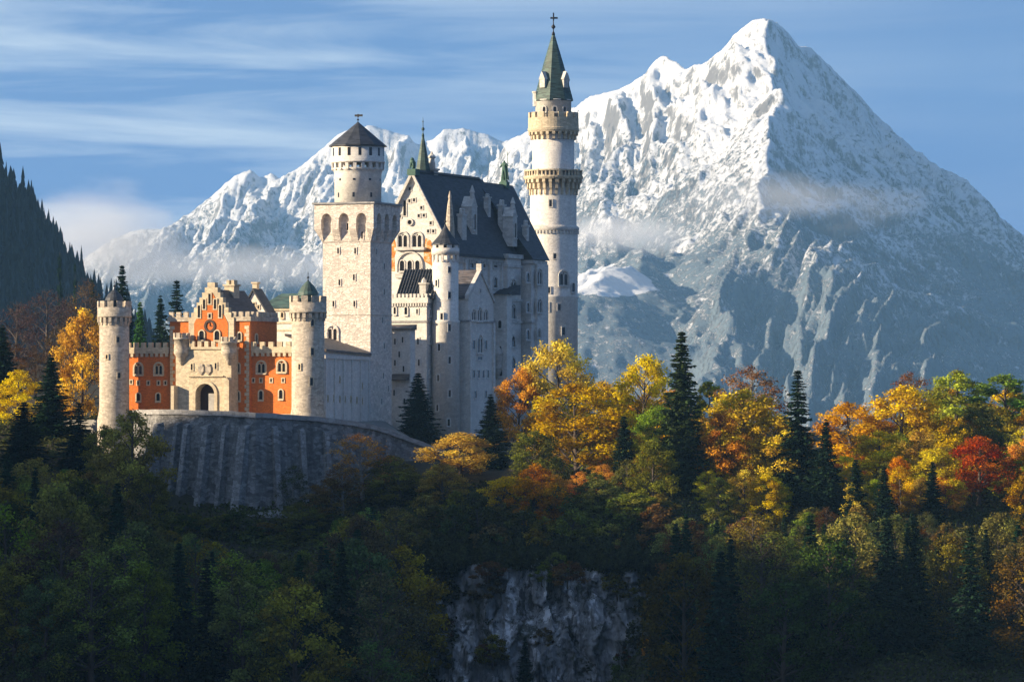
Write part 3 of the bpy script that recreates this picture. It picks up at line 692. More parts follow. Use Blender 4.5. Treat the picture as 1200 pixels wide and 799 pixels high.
# portal: a cream block stepping forward with bartizans and the gate arch
yp = -2.9; x0, x1 = X(206, yp), X(271, yp); zp = Z(409)
m = MB(); m.box(x0, x1, yp, yb+0.1, -8, zp); o = g.add('portal', m, M_TRIM)
ax, _ = F(240.8, 470, yp); aw = 25*g.s; ah = Z(449.5)-Z(485)
c = MB(); c.prism(arch_poly(ax, Z(485), aw, ah, 14), 'y', yp-1, yp+1.7); cut(o, c)
m = MB(); m.box(x0-0.2, x1+0.2, yp-0.25, yp+0.35, zp-0.05, zp+0.3); merlons(m, x0+1.2, x1-1.2, zp+0.3, 6, 0.4, 0.85, 0.55, 0, 'x', yp-0.22)
m.box(x0-0.2, x0+0.3, yp+0.35, yb, zp-0.05, zp+0.3); m.box(x1-0.3, x1+0.2, yp+0.35, yb, zp-0.05, zp+0.3); g.add('portal_battlement', m, M_TRIM)
# arch surround
i_ = arch_poly(ax, Z(485), aw, ah, 14); o_ = arch_poly(ax, Z(485), aw+0.9, ah+0.45, 14); k = len(i_)
m = MB(); vs = [(p[0], yp-0.22, p[1]) for p in i_]+[(p[0], yp-0.22, p[1]) for p in o_]+[(p[0], yp, p[1]) for p in i_]+[(p[0], yp, p[1]) for p in o_]
m.add(vs, sum([[(a, (a+1) % k, k+(a+1) % k, k+a), (a, 2*k+a, 2*k+(a+1) % k, (a+1) % k), (k+a, k+(a+1) % k, 3*k+(a+1) % k, 3*k+a)] for a in range(1, k)], [])); g.add('arch_surround', m, M_TRIM)
m = MB(); m.prism(arch_poly(ax, Z(485), aw-0.02, ah-0.02, 14), 'y', yp+1.45, yp+1.65)
for q in (-0.66, -0.33, 0.0, 0.33): m.box(ax+q*aw/2-0.05, ax+q*aw/2+0.05, yp+1.38, yp+1.45, Z(485), Z(485)+ah*0.72)
gd = g.add('gate', m, M_WOOD)
m = MB(); m.box(ax+aw*0.12, ax+aw*0.42, yp+0.25, yp+0.40, Z(485), Z(461)); m.build('open_leaf', M_PALEWOOD, gd)
m = MB(); m.box(X(205, yp), X(208.5, yp), yp-1.3, yp+0.1, -8, Z(452)); m.box(X(266, yp), X(271.5, yp), yp-0.9, yp+0.1, -8, Z(446)); m.prism([(X(266, yp), Z(446)), (X(271.5, yp), Z(446)), (X(268.7, yp), Z(442))], 'y', yp-0.9, yp)
m.box(X(221, yp), X(262, yp), yp-0.3, yp, Z(441.5), Z(440)); g.add('pier', m, M_TRIM)
m = MB()       # carved shields over the arch
for px_ in (236, 244.5):
    x_, z_ = F(px_, 434, yp); m.prism([(x_-0.45, z_+0.6), (x_-0.45, z_-0.1), (x_, z_-0.7), (x_+0.45, z_-0.1), (x_+0.45, z_+0.6)], 'y', yp-0.2, yp+0.02)
    m.prism([(x_-0.28, z_+0.95), (x_-0.28, z_+0.65), (x_+0.28, z_+0.65), (x_+0.28, z_+0.95)], 'y', yp-0.22, yp+0.02)
g.add('shield_relief', m, M_ROUND)
for px_, hi in ((213, 398), (268.5, 403)):
    x_, _ = F(px_, 410, yp); zz = Z(hi); r = 1.15; m = MB()
    m.lathe([(0.15, Z(428)), (0.45, Z(424)), (0.75, Z(419)), (r, Z(415)), (r*1.06, Z(413)), (r, Z(411)), (r, zz), (r*1.1, zz), (r*1.1, zz+0.3), (r*0.8, zz+0.3)], 20, 0, True, x_, yp)
    m.ring_boxes(8, r*0.75, r*1.08, zz+0.3, zz+1.0, 0.6, 0, x_, yp); g.add('bartizan', m, M_ROUND)
g.wf(253, 429, 2.5, 7, 'slit', yp); g.wf(225, 430, 2.5, 7, 'slit', yp)
# quoins, windows of the wings
for px_ in (199.5, 292):
    m = MB(); x_ = X(px_, yb)
    for k in range(24):
        ww = 0.75 if k % 2 else 0.45
        m.box(x_-ww if px_ > 250 else x_, x_ if px_ > 250 else x_+ww, yb-0.05, yb+0.3, 0.2+k*0.55, 0.2+k*0.55+0.5)
    g.add('quoins', m, M_TRIM)
for q in ((162.5, 432, 10, 13, 'double'), (186.3, 432, 10, 13, 'double'), (162.5, 465, 4.5, 9, 'arch'), (185.6, 465, 4.5, 9, 'arch'),
          (306.5, 430, 10, 13, 'double'), (330.5, 429, 10, 13, 'double'), (306, 463, 4.5, 10, 'arch'), (329.5, 462, 4.5, 10, 'arch')): g.wf(*q)
for px_, py_ in ((154, 448), (162, 449), (174, 449), (186, 449), (194, 449), (297, 446), (306, 446), (318, 446), (332, 446)): g.wf(px_, py_, 2.6, 3.2, 'slit')
g.wf(279, 431, 4.5, 10, 'arch', yb); g.wf(279, 464, 4.5, 10, 'arch', yb); g.wf(211, 432, 3.5, 9, 'arch', yb)

# ------------------------------------------------------------------ courtyard houses seen over the gatehouse
h1 = B('gabled_house', 'small white gabled house behind the right side of the gatehouse roof', 'house', 311, 640, 490)
x0 = h1.F(285, 380)[0]; zE, zA = h1.z(366), h1.z(341); xc = h1.F(297, 350)[0]
m = MB(); m.prism([(x0, -4), (0, -4), (0, zE), (xc, zA), (x0, zE)], 'y', 0, 2.6); h1.add('wall', m, M_LIME)
m = MB(); m.prism([(xc, zA+0.05), (0.4, zE-0.3), (0.4, zE+0.05), (xc, zA+0.45)], 'y', -0.3, 2.9); m.prism([(xc, zA+0.05), (xc, zA+0.45), (x0-0.4, zE+0.05), (x0-0.4, zE-0.3)], 'y', -0.3, 2.9); h1.add('roof', m, M_SLATE)
m = MB(); m.box(xc-0.7, xc+0.1, 1.0, 1.8, zA-1, zA+1.2); m.box(xc-0.85, xc+0.25, 0.85, 1.95, zA+1.2, zA+1.45); h1.add('chimney', m, M_TRIM)
for q in ((292, 360), (298, 357), (303, 360), (298, 366)): h1.wf(q[0], q[1], 2.2, 3.5, 'slit')
h2 = B('green_roofed_house', 'long grey house with green copper roof just left of the domed round tower', 'house', 346, 648, 490)
x0 = h2.F(305, 380)[0]; zE, zA = h2.z(361), h2.z(343)
m = MB(); m.box(x0, 0, 0, 8, -4, zE); h2.add('wall', m, M_LIME)
m = MB(); m.box(x0, 0.1, -0.15, 0, h2.z(379), h2.z(377)); m.box(x0-0.2, 0.2, -0.3, 0.2, zE-0.4, zE); m.box(x0, 0.1, -0.12, 0, h2.z(388), h2.z(386)); h2.add('cornice', m, M_TRIM)
m = MB(); xr0, xr1 = h2.F(313, 350)[0], h2.F(338, 350)[0]
a = (x0-0.5, -0.5, zE); b_ = (0.5, -0.5, zE); c_ = (0.5, 8.5, zE); d_ = (x0-0.5, 8.5, zE); e_ = (xr0+0.6, 4, zA); f_ = (xr1, 4, zA)
m.add([a, b_, c_, d_, e_, f_], [(0, 1, 5, 4), (1, 2, 5), (2, 3, 4, 5), (3, 0, 4), (3, 2, 1, 0)]); h2.add('roof', m, M_COPPER)
for px_ in (320, 331): h2.wf(px_, 369, 3, 6, 'arch')

# ------------------------------------------------------------------ wing between the gatehouse and the square tower
cw = B('connecting_wing', 'plain grey wing with brown lean-to roof between domed round tower and square tower', 'wing', 380, 606, 502, -11.5)
y1 = cw.Rt(433, 450)[0]; za, zb_ = cw.Rt(381, 411)[1], cw.Rt(431, 416)[1]
m = MB(); m.prism([(0, -6), (y1, -6), (y1, zb_), (0, za)], 'x', -6, 0); cw.add('wall', m, M_LIME)
m = MB(); m.add([(0.35, -0.2, za-0.1), (0.35, y1, zb_-0.1), (-6, y1, zb_+2.2), (-6, -0.2, za+2.2), (0.35, -0.2, za+0.25), (0.35, y1, zb_+0.25), (-6, y1, zb_+2.55), (-6, -0.2, za+2.55)], [(3, 2, 1, 0), (4, 5, 6, 7), (0, 1, 5, 4), (1, 2, 6, 5), (2, 3, 7, 6), (3, 0, 4, 7)]); cw.add('roof', m, M_TILE)
m = MB()
for k in range(6):
    yk = 0.6+k*(y1-1.2)/5; m.box(0, 0.18, yk-0.3, yk+0.3, -6, zb_-0.8)
m.box(0, 0.22, 0, y1, zb_-0.8, zb_-0.3); cw.add('pilaster_strip', m, M_LIME)
for px_, py_ in ((384, 467), (391, 467), (398, 468), (404, 468), (411, 468), (418, 469), (424, 470), (424, 452), (398, 445)): cw.wr(px_, py_, 3.2, 6, 'slit')

# ------------------------------------------------------------------ square tower
t = B('square_tower', 'tall square tower of pale blocks with arched niches and a round turret on top', 'tower', 434, 634, 503)
xl = t.F(378.3, 400)[0]; yr = t.Rt(459, 400)[0]; z1, z2 = t.z(284), t.z(239)
m = MB(); m.box(xl, 0, 0, yr, -8, z2-0.2); t.add('shaft', m, M_TOWER)
ov = 1.0; zf = t.z(268)
m = MB()
def sq(e, z): return [(xl-e, -e, z), (e, -e, z), (e, yr+e, z), (xl-e, yr+e, z)]
vs = sq(0.02, z1)+sq(ov, zf)+sq(ov, z2)
m.add(vs, [(3, 2, 1, 0)]+[(i, (i+1) % 4, (i+1) % 4+4, i+4) for i in range(4)]+[(i+4, (i+1) % 4+4, (i+1) % 4+8, i+8) for i in range(4)]+[(8, 9, 10, 11)])
o = t.add('arcaded_gallery', m, M_TOWER)
c = MB(); aw = -xl/3*0.66; zb0 = z1-0.6; ht = t.z(252)-zb0
for k in range(3):
    cxk = xl+(-xl)*(k+0.5)/3*1.10-(-xl)*0.05; c.prism(arch_poly(cxk, zb0, aw, ht, 12, True), 'y', -ov-0.5, -0.13)
    cyk = yr*(k+0.5)/3*1.10-yr*0.05; c.prism(arch_poly(cyk, zb0, yr/3*0.66, ht, 12, True), 'x', 0.13, ov+0.5)
cut(o, c)
m = MB(); m.box(xl-ov-0.25, ov+0.25, -ov-0.25, yr+ov+0.25, z2, z2+0.28); t.add('cornice', m, M_COPE)
m = MB(); m.box(xl-0.1, 0.1, -0.1, yr+0.1, t.z(369), t.z(367.5)); t.add('string_course', m, M_TOWER)
for px_, py_ in ((396.5, 294), (416.5, 294), (415, 325), (391, 356), (415.5, 356), (398, 331)): t.wf(px_, py_, 2.6, 7, 'slit', 0, M_TOWER)
for px_, py_ in ((407.5, 266), (424.5, 276)): t.wf(px_, py_, 2, 8, 'slit', -0.12, M_TOWER)
t.wf(390, 390, 13, 17, 'double', 0, M_TOWER)
for px_, py_ in ((450, 312), (450, 342), (448, 375), (450, 405), (449, 440), (447, 470), (441, 295), (455, 455)): t.wr(px_, py_, 3, 7, 'slit', 0, M_LIME)
# round turret on it
xc, yc = t.F(419.5, 220, yr*0.45)[0], yr*0.45; sT = (634+4)/FPX
zz = lambda py: (HZ-py)*(634+3)/FPX-t.loc.z
r0 = 27.5*sT; r1 = 31*sT; m = MB()
m.lathe([(r0*1.0, z2), (r0, zz(204)), (r0*1.04, zz(200)), (r1, zz(197))], 40, 0, True, xc, yc); m.ring_boxes(20, r0*0.98, r1*1.0, zz(199), zz(191), 0.42, 0, xc, yc)
tr_ = t.add('turret', m, M_LIME)
m = MB(); m.lathe([(r1*1.02, zz(191)), (r1*1.03, zz(189)), (r1, zz(188.5)), (r1, zz(170))], 40, 0, True, xc, yc); m.build('parapet_wall', M_LIME, tr_)
def ring_openings(n, r, za, zb_, fill, ph):
    for k in range(n):
        a = ph+2*PI*k/n; h = PI/n*fill; m = MB()
        m.prism([(xc+q*math.cos(a+d), yc+q*math.sin(a+d)) for q, d in ((r-0.03, -h), (r+0.02, -h), (r+0.02, h), (r-0.03, h))], 'z', za, zb_)
        if math.sin(a-t.rot-0.4) < 0.25: m.build('opening', M_GLASS, tr_)
ring_openings(15, r1, zz(183), zz(173.5), 0.28, 0.2); ring_openings(9, r0, zz(212), zz(209.5), 0.16, 0.1); ring_openings(8, r0, zz(231.5), zz(226), 0.12, 0.25)
m = MB(); m.lathe([(r1*1.10, zz(171.5)), (r1*1.10, zz(170.5)), (r1*0.62, zz(158)), (r1*0.28, zz(149)), (r1*0.10, zz(144.5)), (0.06, zz(142))], 12, 0, False, xc, yc); m.build('roof', M_SLATE, tr_)
finial(t, 'finial', xc, yc, zz(143), 1.35, M_IRON, True)

# ------------------------------------------------------------------ low wing right of the square tower
lw = B('low_wing', 'narrow shaded grey wing between square tower and round stair turret', 'wing', 481, 645, 506)
x0 = lw.F(452, 440)[0]; yr = lw.Rt(486.5, 440)[0]; m = MB(); m.box(x0, 0, 0, yr, -8, lw.z(385)); lw.add('wall', m, M_LIME)
m = MB(); m.add([(x0, -0.4, lw.z(385)), (0.3, -0.4, lw.z(385)), (0.3, yr, lw.z(380)), (x0, yr, lw.z(380)), (x0, -0.4, lw.z(386.5)), (0.3, -0.4, lw.z(386.5)), (0.3, yr, lw.z(386.5)), (x0, yr, lw.z(386.5))], [(0, 1, 2, 3), (7, 6, 5, 4), (0, 4, 5, 1), (1, 5, 6, 2), (2, 6, 7, 3), (3, 7, 4, 0)]); lw.add('roof', m, M_TILE)
for px_, py_ in ((463, 400), (472, 398), (463, 425), (473, 432), (462, 460), (474, 470), (468, 415)): lw.wf(px_, py_, 2.4, 7, 'slit', 0, M_LIME)
m = MB(); xq = lw.F(460, 440)[0]; xw = lw.F(480, 440)[0]; m.prism([(-1.3, lw.z(446)), (0, lw.z(446)), (0, lw.z(438)), (-1.3, lw.z(444.5))], 'x', xq, xw); lw.add('lean_to_roof', m, M_TILE)

# ------------------------------------------------------------------ knights' wing with its lit upper storey
k_ = B('crenellated_wing', 'white wing with ribbed slate roof and crenellated top left of the round stair turret', 'wing', 500, 658, 508)
x0 = k_.F(453, 400)[0]; yr = k_.Rt(512, 400)[0]; zE = k_.z(350); m = MB(); m.box(x0, 0, 0, yr+8, -8, zE); k_.add('wall', m, M_LIME)
m = MB(); m.box(x0, 0.35, -0.35, 0.4, zE-0.7, zE+0.2); merlons(m, x0, 0.35, zE+0.2, 11, 0.4, 0.6, 0.55, 0, 'x', -0.33); merlons(m, x0, 0.3, zE-1.2, 16, 0.3, 0.5, 0.45, 0, 'x', -0.3)
m.box(-0.4, 0.35, 0.4, yr+4, zE-0.7, zE+0.2); merlons(m, 0.4, yr+4, zE+0.2, 5, 0.4, 0.6, 0.55, 0, 'y', -0.05); k_.add('parapet', m, M_LIME)
m = MB(); m.box(x0, 0.2, -0.2, yr+4, k_.z(377.5), k_.z(375.5)); k_.add('string_course', m, M_COPE)
xl_, xr_ = k_.F(463, 349)[0], k_.F(507, 349)[0]; xtl = k_.F(473, 330, 3.5)[0]; zR = (HZ-315.5)*(658+4)/FPX-k_.loc.z
m = MB(); m.add([(xl_, 0.3, zE), (xr_, 0.3, zE), (xr_, 8, zE), (xl_, 8, zE), (xtl, 4.2, zR), (xr_-0.3, 4.2, zR)], [(0, 1, 5, 4), (1, 2, 5), (2, 3, 4, 5), (3, 0, 4), (3, 2, 1, 0)])
for q in range(14):
    f0 = q/13; xa_ = xl_+(xr_-xl_)*f0; xb_ = xtl+(xr_-0.3-xtl)*f0
    m.add([(xa_-0.06, 0.25, zE+0.02), (xa_+0.06, 0.25, zE+0.02), (xb_+0.06, 4.2, zR+0.03), (xb_-0.06, 4.2, zR+0.03), (xa_-0.06, 0.20, zE+0.16), (xa_+0.06, 0.20, zE+0.16), (xb_+0.06, 4.1, zR+0.17), (xb_-0.06, 4.1, zR+0.17)], [(4, 5, 6, 7), (0, 4, 7, 3), (1, 2, 6, 5), (0, 1, 5, 4)])
k_.add('roof', m, M_SLATE)
m = MB(); x_, z_ = k_.F(497, 340, 1.2); m.box(x_-0.55, x_+0.55, 0.6, 1.7, zE-0.2, k_.z(333)); m.box(x_-0.7, x_+0.7, 0.45, 1.85, k_.z(333), k_.z(331)); m.lathe([(0.45, k_.z(331)), (0.4, k_.z(328)), (0.1, k_.z(325))], 8, 0, False, x_, 1.15); k_.add('chimney', m, M_PALE)
for px_, py_, w_, h_, kd in ((476, 364, 4, 9, 'arch'), (463, 364, 3, 8, 'arch'), (490, 400, 2.5, 7, 'slit'), (491, 425, 2.5, 7, 'slit'), (489, 365, 2.5, 6, 'slit')): k_.wf(px_, py_, w_, h_, kd, 0, M_LIME)
for px_, py_ in ((504, 366), (504, 398), (503.5, 437), (504, 470)): k_.wr(px_, py_, 4, 8, 'arch', 0, M_LIME)

# ------------------------------------------------------------------ round stair turret
st = B('stair_turret', 'slim round turret with battlements and a conical slate roof before the palace gable', 'turret', 522, 660, 508, 0.0)
s = st.s; r = 15.3*s; zt = st.z(305)
m = MB(); m.lathe([(r*1.10, -8), (r*1.07, st.z(379)), (r*1.10, st.z(378)), (r*1.10, st.z(376)), (r, st.z(375)), (r, zt)], 32, 0, True); st.add('shaft', m, M_LIME)
m = MB(); rc = r*1.07; m.ring_boxes(14, r*0.97, rc, st.z(307), st.z(299), 0.4); m.lathe([(rc, st.z(299)), (rc, st.z(291)), (rc*0.85, st.z(291))], 32, 0, True); m.ring_boxes(10, rc*0.85, rc, st.z(291), st.z(286), 0.6); st.add('battlement', m, M_LIME)
m = MB(); m.lathe([(r*0.8, st.z(292)), (r*0.8, st.z(287)), (r*1.10, st.z(287.5)), (r*1.08, st.z(286)), (r*0.52, st.z(276)), (r*0.12, st.z(266)), (0.05, st.z(262))], 16); st.add('roof', m, M_SLATE)
finial(st, 'finial', 0, 0, st.z(264), 1.8, M_IRON)
m = MB(); m.lathe([(0.85, st.z(287)), (0.70, st.z(262)), (0.42, st.z(240)), (0.22, st.z(232)), (0.30, st.z(230)), (0.06, st.z(223))], 8, 0, False, 5*s, 2.6); st.add('pinnacle', m, M_ROUND)
for px_, py_, w_, h_ in ((527, 316, 3, 6), (512, 332, 3, 7), (527, 346, 3, 7), (527, 384, 3, 8), (515, 407, 3, 8), (527, 422, 3, 8), (514, 443, 3, 7), (527, 461, 3, 8), (513, 478, 3, 7), (518, 371, 3, 7), (526, 495, 3, 8)): st.wc(px_, py_, r*(1.0 if py_ < 376 else 1.08), w_, h_, 'slit', M_LIME)

# ------------------------------------------------------------------ shaded gabled wing right of the turret
gw = B('gabled_wing', 'tall shaded wing with pointed gable and brown slate roof right of the round stair turret', 'wing', 549, 662, 508)
x0 = gw.F(515, 400)[0]; yr = gw.Rt(578, 400)[0]; zE = gw.z(347); yA, zA = gw.Rt(563, 318.5)
m = MB(); m.prism([(0, -8), (yr, -8), (yr, gw.Rt(578, 352)[1]), (yA, zA), (0, zE)], 'x', x0, 0); gw.add('wall', m, M_LIME)
zEr = gw.Rt(578, 352)[1]
m = MB(); m.prism([(-0.3, zE-0.4), (yA, zA-0.1), (yA, zA+0.3), (-0.3, zE+0.05)], 'x', x0, -0.5); m.prism([(yr+0.3, zEr-0.4), (yr+0.3, zEr+0.05), (yA, zA+0.3), (yA, zA-0.1)], 'x', x0, -0.5); gw.add('roof', m, M_SLATEB)
m = MB(); m.prism([(-0.3, zE-0.5), (yA, zA-0.2), (yA, zA+0.45), (-0.3, zE+0.2)], 'x', -0.5, 0.2); m.prism([(yr+0.3, zEr-0.5), (yr+0.3, zEr+0.2), (yA, zA+0.45), (yA, zA-0.2)], 'x', -0.5, 0.2)
m.box(-0.6, 0.3, yA-0.35, yA+0.35, zA+0.2, zA+1.3); gw.add('gable_coping', m, M_PALE)
m = MB(); m.box(x0, 0.18, -0.18, yr+0.1, gw.z(377), gw.z(375)); gw.add('string_course', m, M_COPE)
for px_, py_, w_, h_, kd in ((563, 341, 3, 4, 'slit'), (554.5, 369, 13, 12, 'double'), (561.5, 368, 13, 15, 'double'), (568.5, 369, 13, 12, 'double'), (562, 403, 15, 20, 'double'), (555, 404, 7, 10, 'slit'), (569, 404, 7, 10, 'slit'), (562, 420, 14, 3, 'slit'),
                             (555, 438, 6, 9, 'slit'), (560.5, 438, 6, 9, 'slit'), (566, 438, 6, 9, 'slit'), (571.5, 438, 6, 9, 'slit'), (569, 462, 6, 8, 'slit'), (557, 462, 6, 8, 'slit')): gw.wr(px_, py_, w_, h_, kd, 0, M_LIME)
m = MB()
for k in range(2):
    yk = (0.0, yr-0.5)[k]; m.box(0, 0.35, yk, yk+0.6, -8, gw.z(377))
gw.add('corner_buttress', m, M_LIME)
rw = B('recessed_wing', 'narrow recessed wing with dark flat roof between gabled wing and palace', 'wing', 594, 688, 508)
x0 = rw.F(560, 400)[0]; yr = rw.Rt(600, 400)[0]; m = MB(); m.box(x0, 0, 0, yr, -8, rw.z(344)); rw.add('wall', m, M_LIME)
m = MB(); m.add([(x0, -0.5, rw.z(345)), (0.4, -0.5, rw.z(345)), (0.4, 5, rw.z(333)), (x0, 5, rw.z(333)), (x0, 5, rw.z(345)), (0.4, 5, rw.z(345))], [(0, 1, 2, 3), (0, 4, 5, 1), (1, 5, 2), (0, 3, 4), (3, 2, 5, 4)]); rw.add('roof', m, M_SLATE)
for px_, py_ in ((586, 380), (586, 410), (587, 436)): rw.wf(px_, py_, 4, 9, 'arch', 0, M_LIME)
m = MB(); x_, z_ = rw.F(583, 424); m.lathe([(0.2, z_-2.8), (0.9, z_-1.2), (1.0, z_-1.0), (1.0, z_+1.2), (1.1, z_+1.3), (0.1, z_+3.2)], 12, 0, True, x_, 0); rw.add('oriel', m, M_PALE)

# ------------------------------------------------------------------ palace: two blocks under one long roof
p = B('palace', 'great white palace with steep slate roof and a sunlit east gable', 'palace', 527, 672, 508)
Lu = 13.2; xa = -Lu; xc = -Lu/2; zE = p.z(289); zA = p.z(201.5); L1 = p.Rt(606, 380)[0]
m = MB(); m.prism([(xa, -8), (0, -8), (0, zE), (xc, zA-0.25), (xa, zE)], 'y', 0, L1); p.add('wall', m, M_LIME)
sl = (zA-zE)/(Lu/2); oh = 0.7
m = MB()
L2 = L1+20
yj = p.Rt(559, 215, xc)[0]
m.prism([(xc, zA-0.2), (oh, zE-oh*sl-0.2), (oh, zE-oh*sl+0.25), (xc, zA+0.3)], 'y', -0.25, L1+0.5); m.prism([(xc, zA-0.2), (xc, zA+0.3), (xa-oh, zE-oh*sl+0.25), (xa-oh, zE-oh*sl-0.2)], 'y', -0.25, L1+0.5); p.add('roof', m, M_SLATE)
m = MB(); m.prism([(xc-0.28, zA+0.2), (xc+0.28, zA+0.2), (xc, zA+0.62)], 'y', 0.2, L1-1); p.add('ridge_cap', m, M_IRON)
m = MB(); m.prism([(xc, zA-0.5), (oh+0.1, zE-oh*sl-0.55), (oh+0.1, zE-oh*sl+0.35), (xc, zA+0.42)], 'y', -0.65, -0.25); m.prism([(xc, zA-0.5), (xc, zA+0.42), (xa-oh, zE-oh*sl+0.35), (xa-oh, zE-oh*sl-0.55)], 'y', -0.65, -0.25); p.add('gable_coping', m, M_PALE)
m = MB(); m.box(0, 0.45, 0.2, L1, zE-1.9, zE-1.3); merlons(m, 0.2, L1, zE-2.5, 40, 0.4, 0.6, 0.5, 0, 'y', 0.0); m.box(0, 0.2, 0, L1, p.Rt(580, 377)[1]-0.2, p.Rt(580, 377)[1]+0.15); p.add('cornice', m, M_PALE)
m = MB(); xg = p.F(457, 290)[0]; m.box(p.F(464, 291)[0], p.F(499, 291)[0], -0.7, 0, p.z(292.5), p.z(289.5)); p.add('balcony', m, M_PALE); m = MB(); m.box(p.F(464, 291)[0], p.F(499, 291)[0], -0.35, 0, p.z(325), p.z(320)); p.add('ledge', m, M_PALE)
for px_, py_ in ((472.3, 281), (489, 281)): p.wf(px_, py_, 12.5, 17, 'double', 0, M_PALE)
for px_ in (471.5, 480.5, 489.5): p.wf(px_, 311.5, 6, 12, 'arch', 0, M_PALE)
m = MB(); xm = p.F(480.5, 310)[0]; zz0 = p.z(304)
pts_o = arch_poly(xm, p.z(318), 34*p.s, (318-293.5)*p.s, 14); pts_i = arch_poly(xm, p.z(318), 31*p.s, (318-295.5)*p.s, 14); k = len(pts_o)
m.add([(q[0], -0.3, q[1]) for q in pts_i]+[(q[0], -0.3, q[1]) for q in pts_o]+[(q[0], 0, q[1]) for q in pts_i]+[(q[0], 0, q[1]) for q in pts_o], sum([[(a, (a+1) % k, k+(a+1) % k, k+a), (a, 2*k+a, 2*k+(a+1) % k, (a+1) % k), (k+a, k+(a+1) % k, 3*k+(a+1) % k, 3*k+a)] for a in range(1, k)], [])); p.add('blind_arch', m, M_PALE)
for px_, py_, w_, h_ in ((474.5, 244, 3.5, 18), (480, 235.5, 3, 3.5), (485.5, 234.5, 3, 3.5), (480.3, 221.5, 2.5, 3.5), (494, 243.5, 3, 3.5), (491, 253, 3, 3.5), (497, 252.5, 3, 3.5), (505, 261.5, 3, 3.5), (502, 271, 3, 3.5), (508, 271, 3, 3.5), (469, 253.5, 3, 3.5)): p.wf(px_, py_, w_, h_, 'slit', 0, M_PALE)
x_, z_ = p.F(480.7, 260.5); m = MB(); m.lathe([(0.62, 0), (0.62, 0.25), (0.38, 0.25), (0.38, 0.05)], 16); o = m.build('round_window', M_PALE, p.e, loc=(x_, 0, z_)); o.rotation_euler = (PI/2, 0, 0)
m = MB(); m.lathe([(0.38, 0.06), (0.37, 0.08)], 16, 0); o2 = m.build('pane', M_GLASS, o)
for q in ([(452, 318), (463, 318), (462.5, 300), (465, 292), (463, 281), (455, 280), (452, 290)], [(496.5, 306), (507, 312), (508, 291), (505, 282), (499, 279), (496.8, 288)]):
    m = MB(); m.prism([p.F(a, b_) for a, b_ in q], 'y', -0.02, 0.05); p.add('fresco', m, M_FRESCO)
# corner oriel
yo0, yo1 = p.Rt(594, 400, 1.0)[0], p.Rt(610, 400, 1.0)[0]
m = MB(); m.box(-0.5, 1.1, yo0, yo1, -8, zE-0.6); p.add('corner_oriel', m, M_LIME)
m = MB(); 
for py_ in (377, 352, 312): 
    zq = p.Rt(602, py_, 1.1)[1]; m.box(-0.5, 1.3, yo0-0.2, yo1+0.2, zq-0.2, zq+0.2)
m.box(-0.5, 1.45, yo0-0.3, yo1+0.3, zE-1.2, zE-0.5); p.add('oriel_cornice', m, M_PALE)
for px_, py_, w_, h_ in ((601, 335, 17, 15), (600.5, 365, 16, 17), (601, 400, 10, 13), (601, 425, 9, 12)): p.wr(px_, py_, w_, h_, 'double' if w_ > 12 else 'arch', 1.1, M_PALE)
for px_ in (552, 566, 580): 
    p.wr(px_, 308, 10, 11, 'arch', 0, M_PALE); p.wr(px_, 331, 10, 12, 'arch', 0, M_PALE)
for px_ in (544.5, 559, 573, 587):
    m = MB(); y_ = p.Rt(px_, 330)[0]; m.box(0, 0.4, y_-0.45, y_+0.45, -8, zE-1.9); p.add('pilaster', m, M_LIME)
p.wr(586, 400, 6, 12, 'arch', 0, M_PALE)
# second block
xe = 2.6; y2a = L1; y2b = p.Rt(639, 380, xe)[0]; zA2 = (HZ-211.5)*(672+yj*0.92)/FPX-p.loc.z; zE2 = p.Rt(625, 303, xe)[1]
m = MB(); m.box(xa, xe, y2a, y2b, -8, zE2); p.add('west_wall', m, M_LIME)
m = MB(); rY0 = yj; rY1 = p.Rt(601, 226, xc)[0]
m.add([(xe+0.6, y2a-0.4, zE2-0.2), (xe+0.6, y2b+0.6, zE2-0.2), (xa-0.6, y2b+0.6, zE2-0.2), (xa-0.6, y2a-0.4, zE2-0.2), (xc, rY0, zA2), (xc, rY1, zA2)], [(0, 1, 5, 4), (1, 2, 5), (2, 3, 4, 5), (0, 4, 3), (3, 2, 1, 0)]); p.add('west_roof', m, M_SLATE)
m = MB(); m.box(xe, xe+0.4, y2a, y2b, zE2-0.9, zE2-0.3); m.box(xa, xe+0.4, y2a-0.35, y2a, zE2-0.9, zE2-0.3); p.add('west_cornice', m, M_PALE); m = MB(); zq = p.Rt(620, 377, xe)[1]; m.box(0, xe+0.2, y2a-0.2, y2b, zq-0.2, zq+0.2); p.add('west_string_course', m, M_PALE)
yv = p.Rt(627, 380, xe)[0]; m = MB(); m.box(xe-0.4, xe+0.45, yv, y2b+0.3, -8, zE2-0.9); p.add('corner_pier', m, M_LIME)
for px_, py_, w_, h_ in ((631.5, 324, 15, 18), (631.5, 358, 15, 16), (631, 390, 9, 11)): p.wr(px_, py_, w_, h_, 'double', xe+0.45, M_PALE)
for py_ in (325, 360, 392): p.wr(618, py_, 9, 11, 'arch', xe, M_PALE)
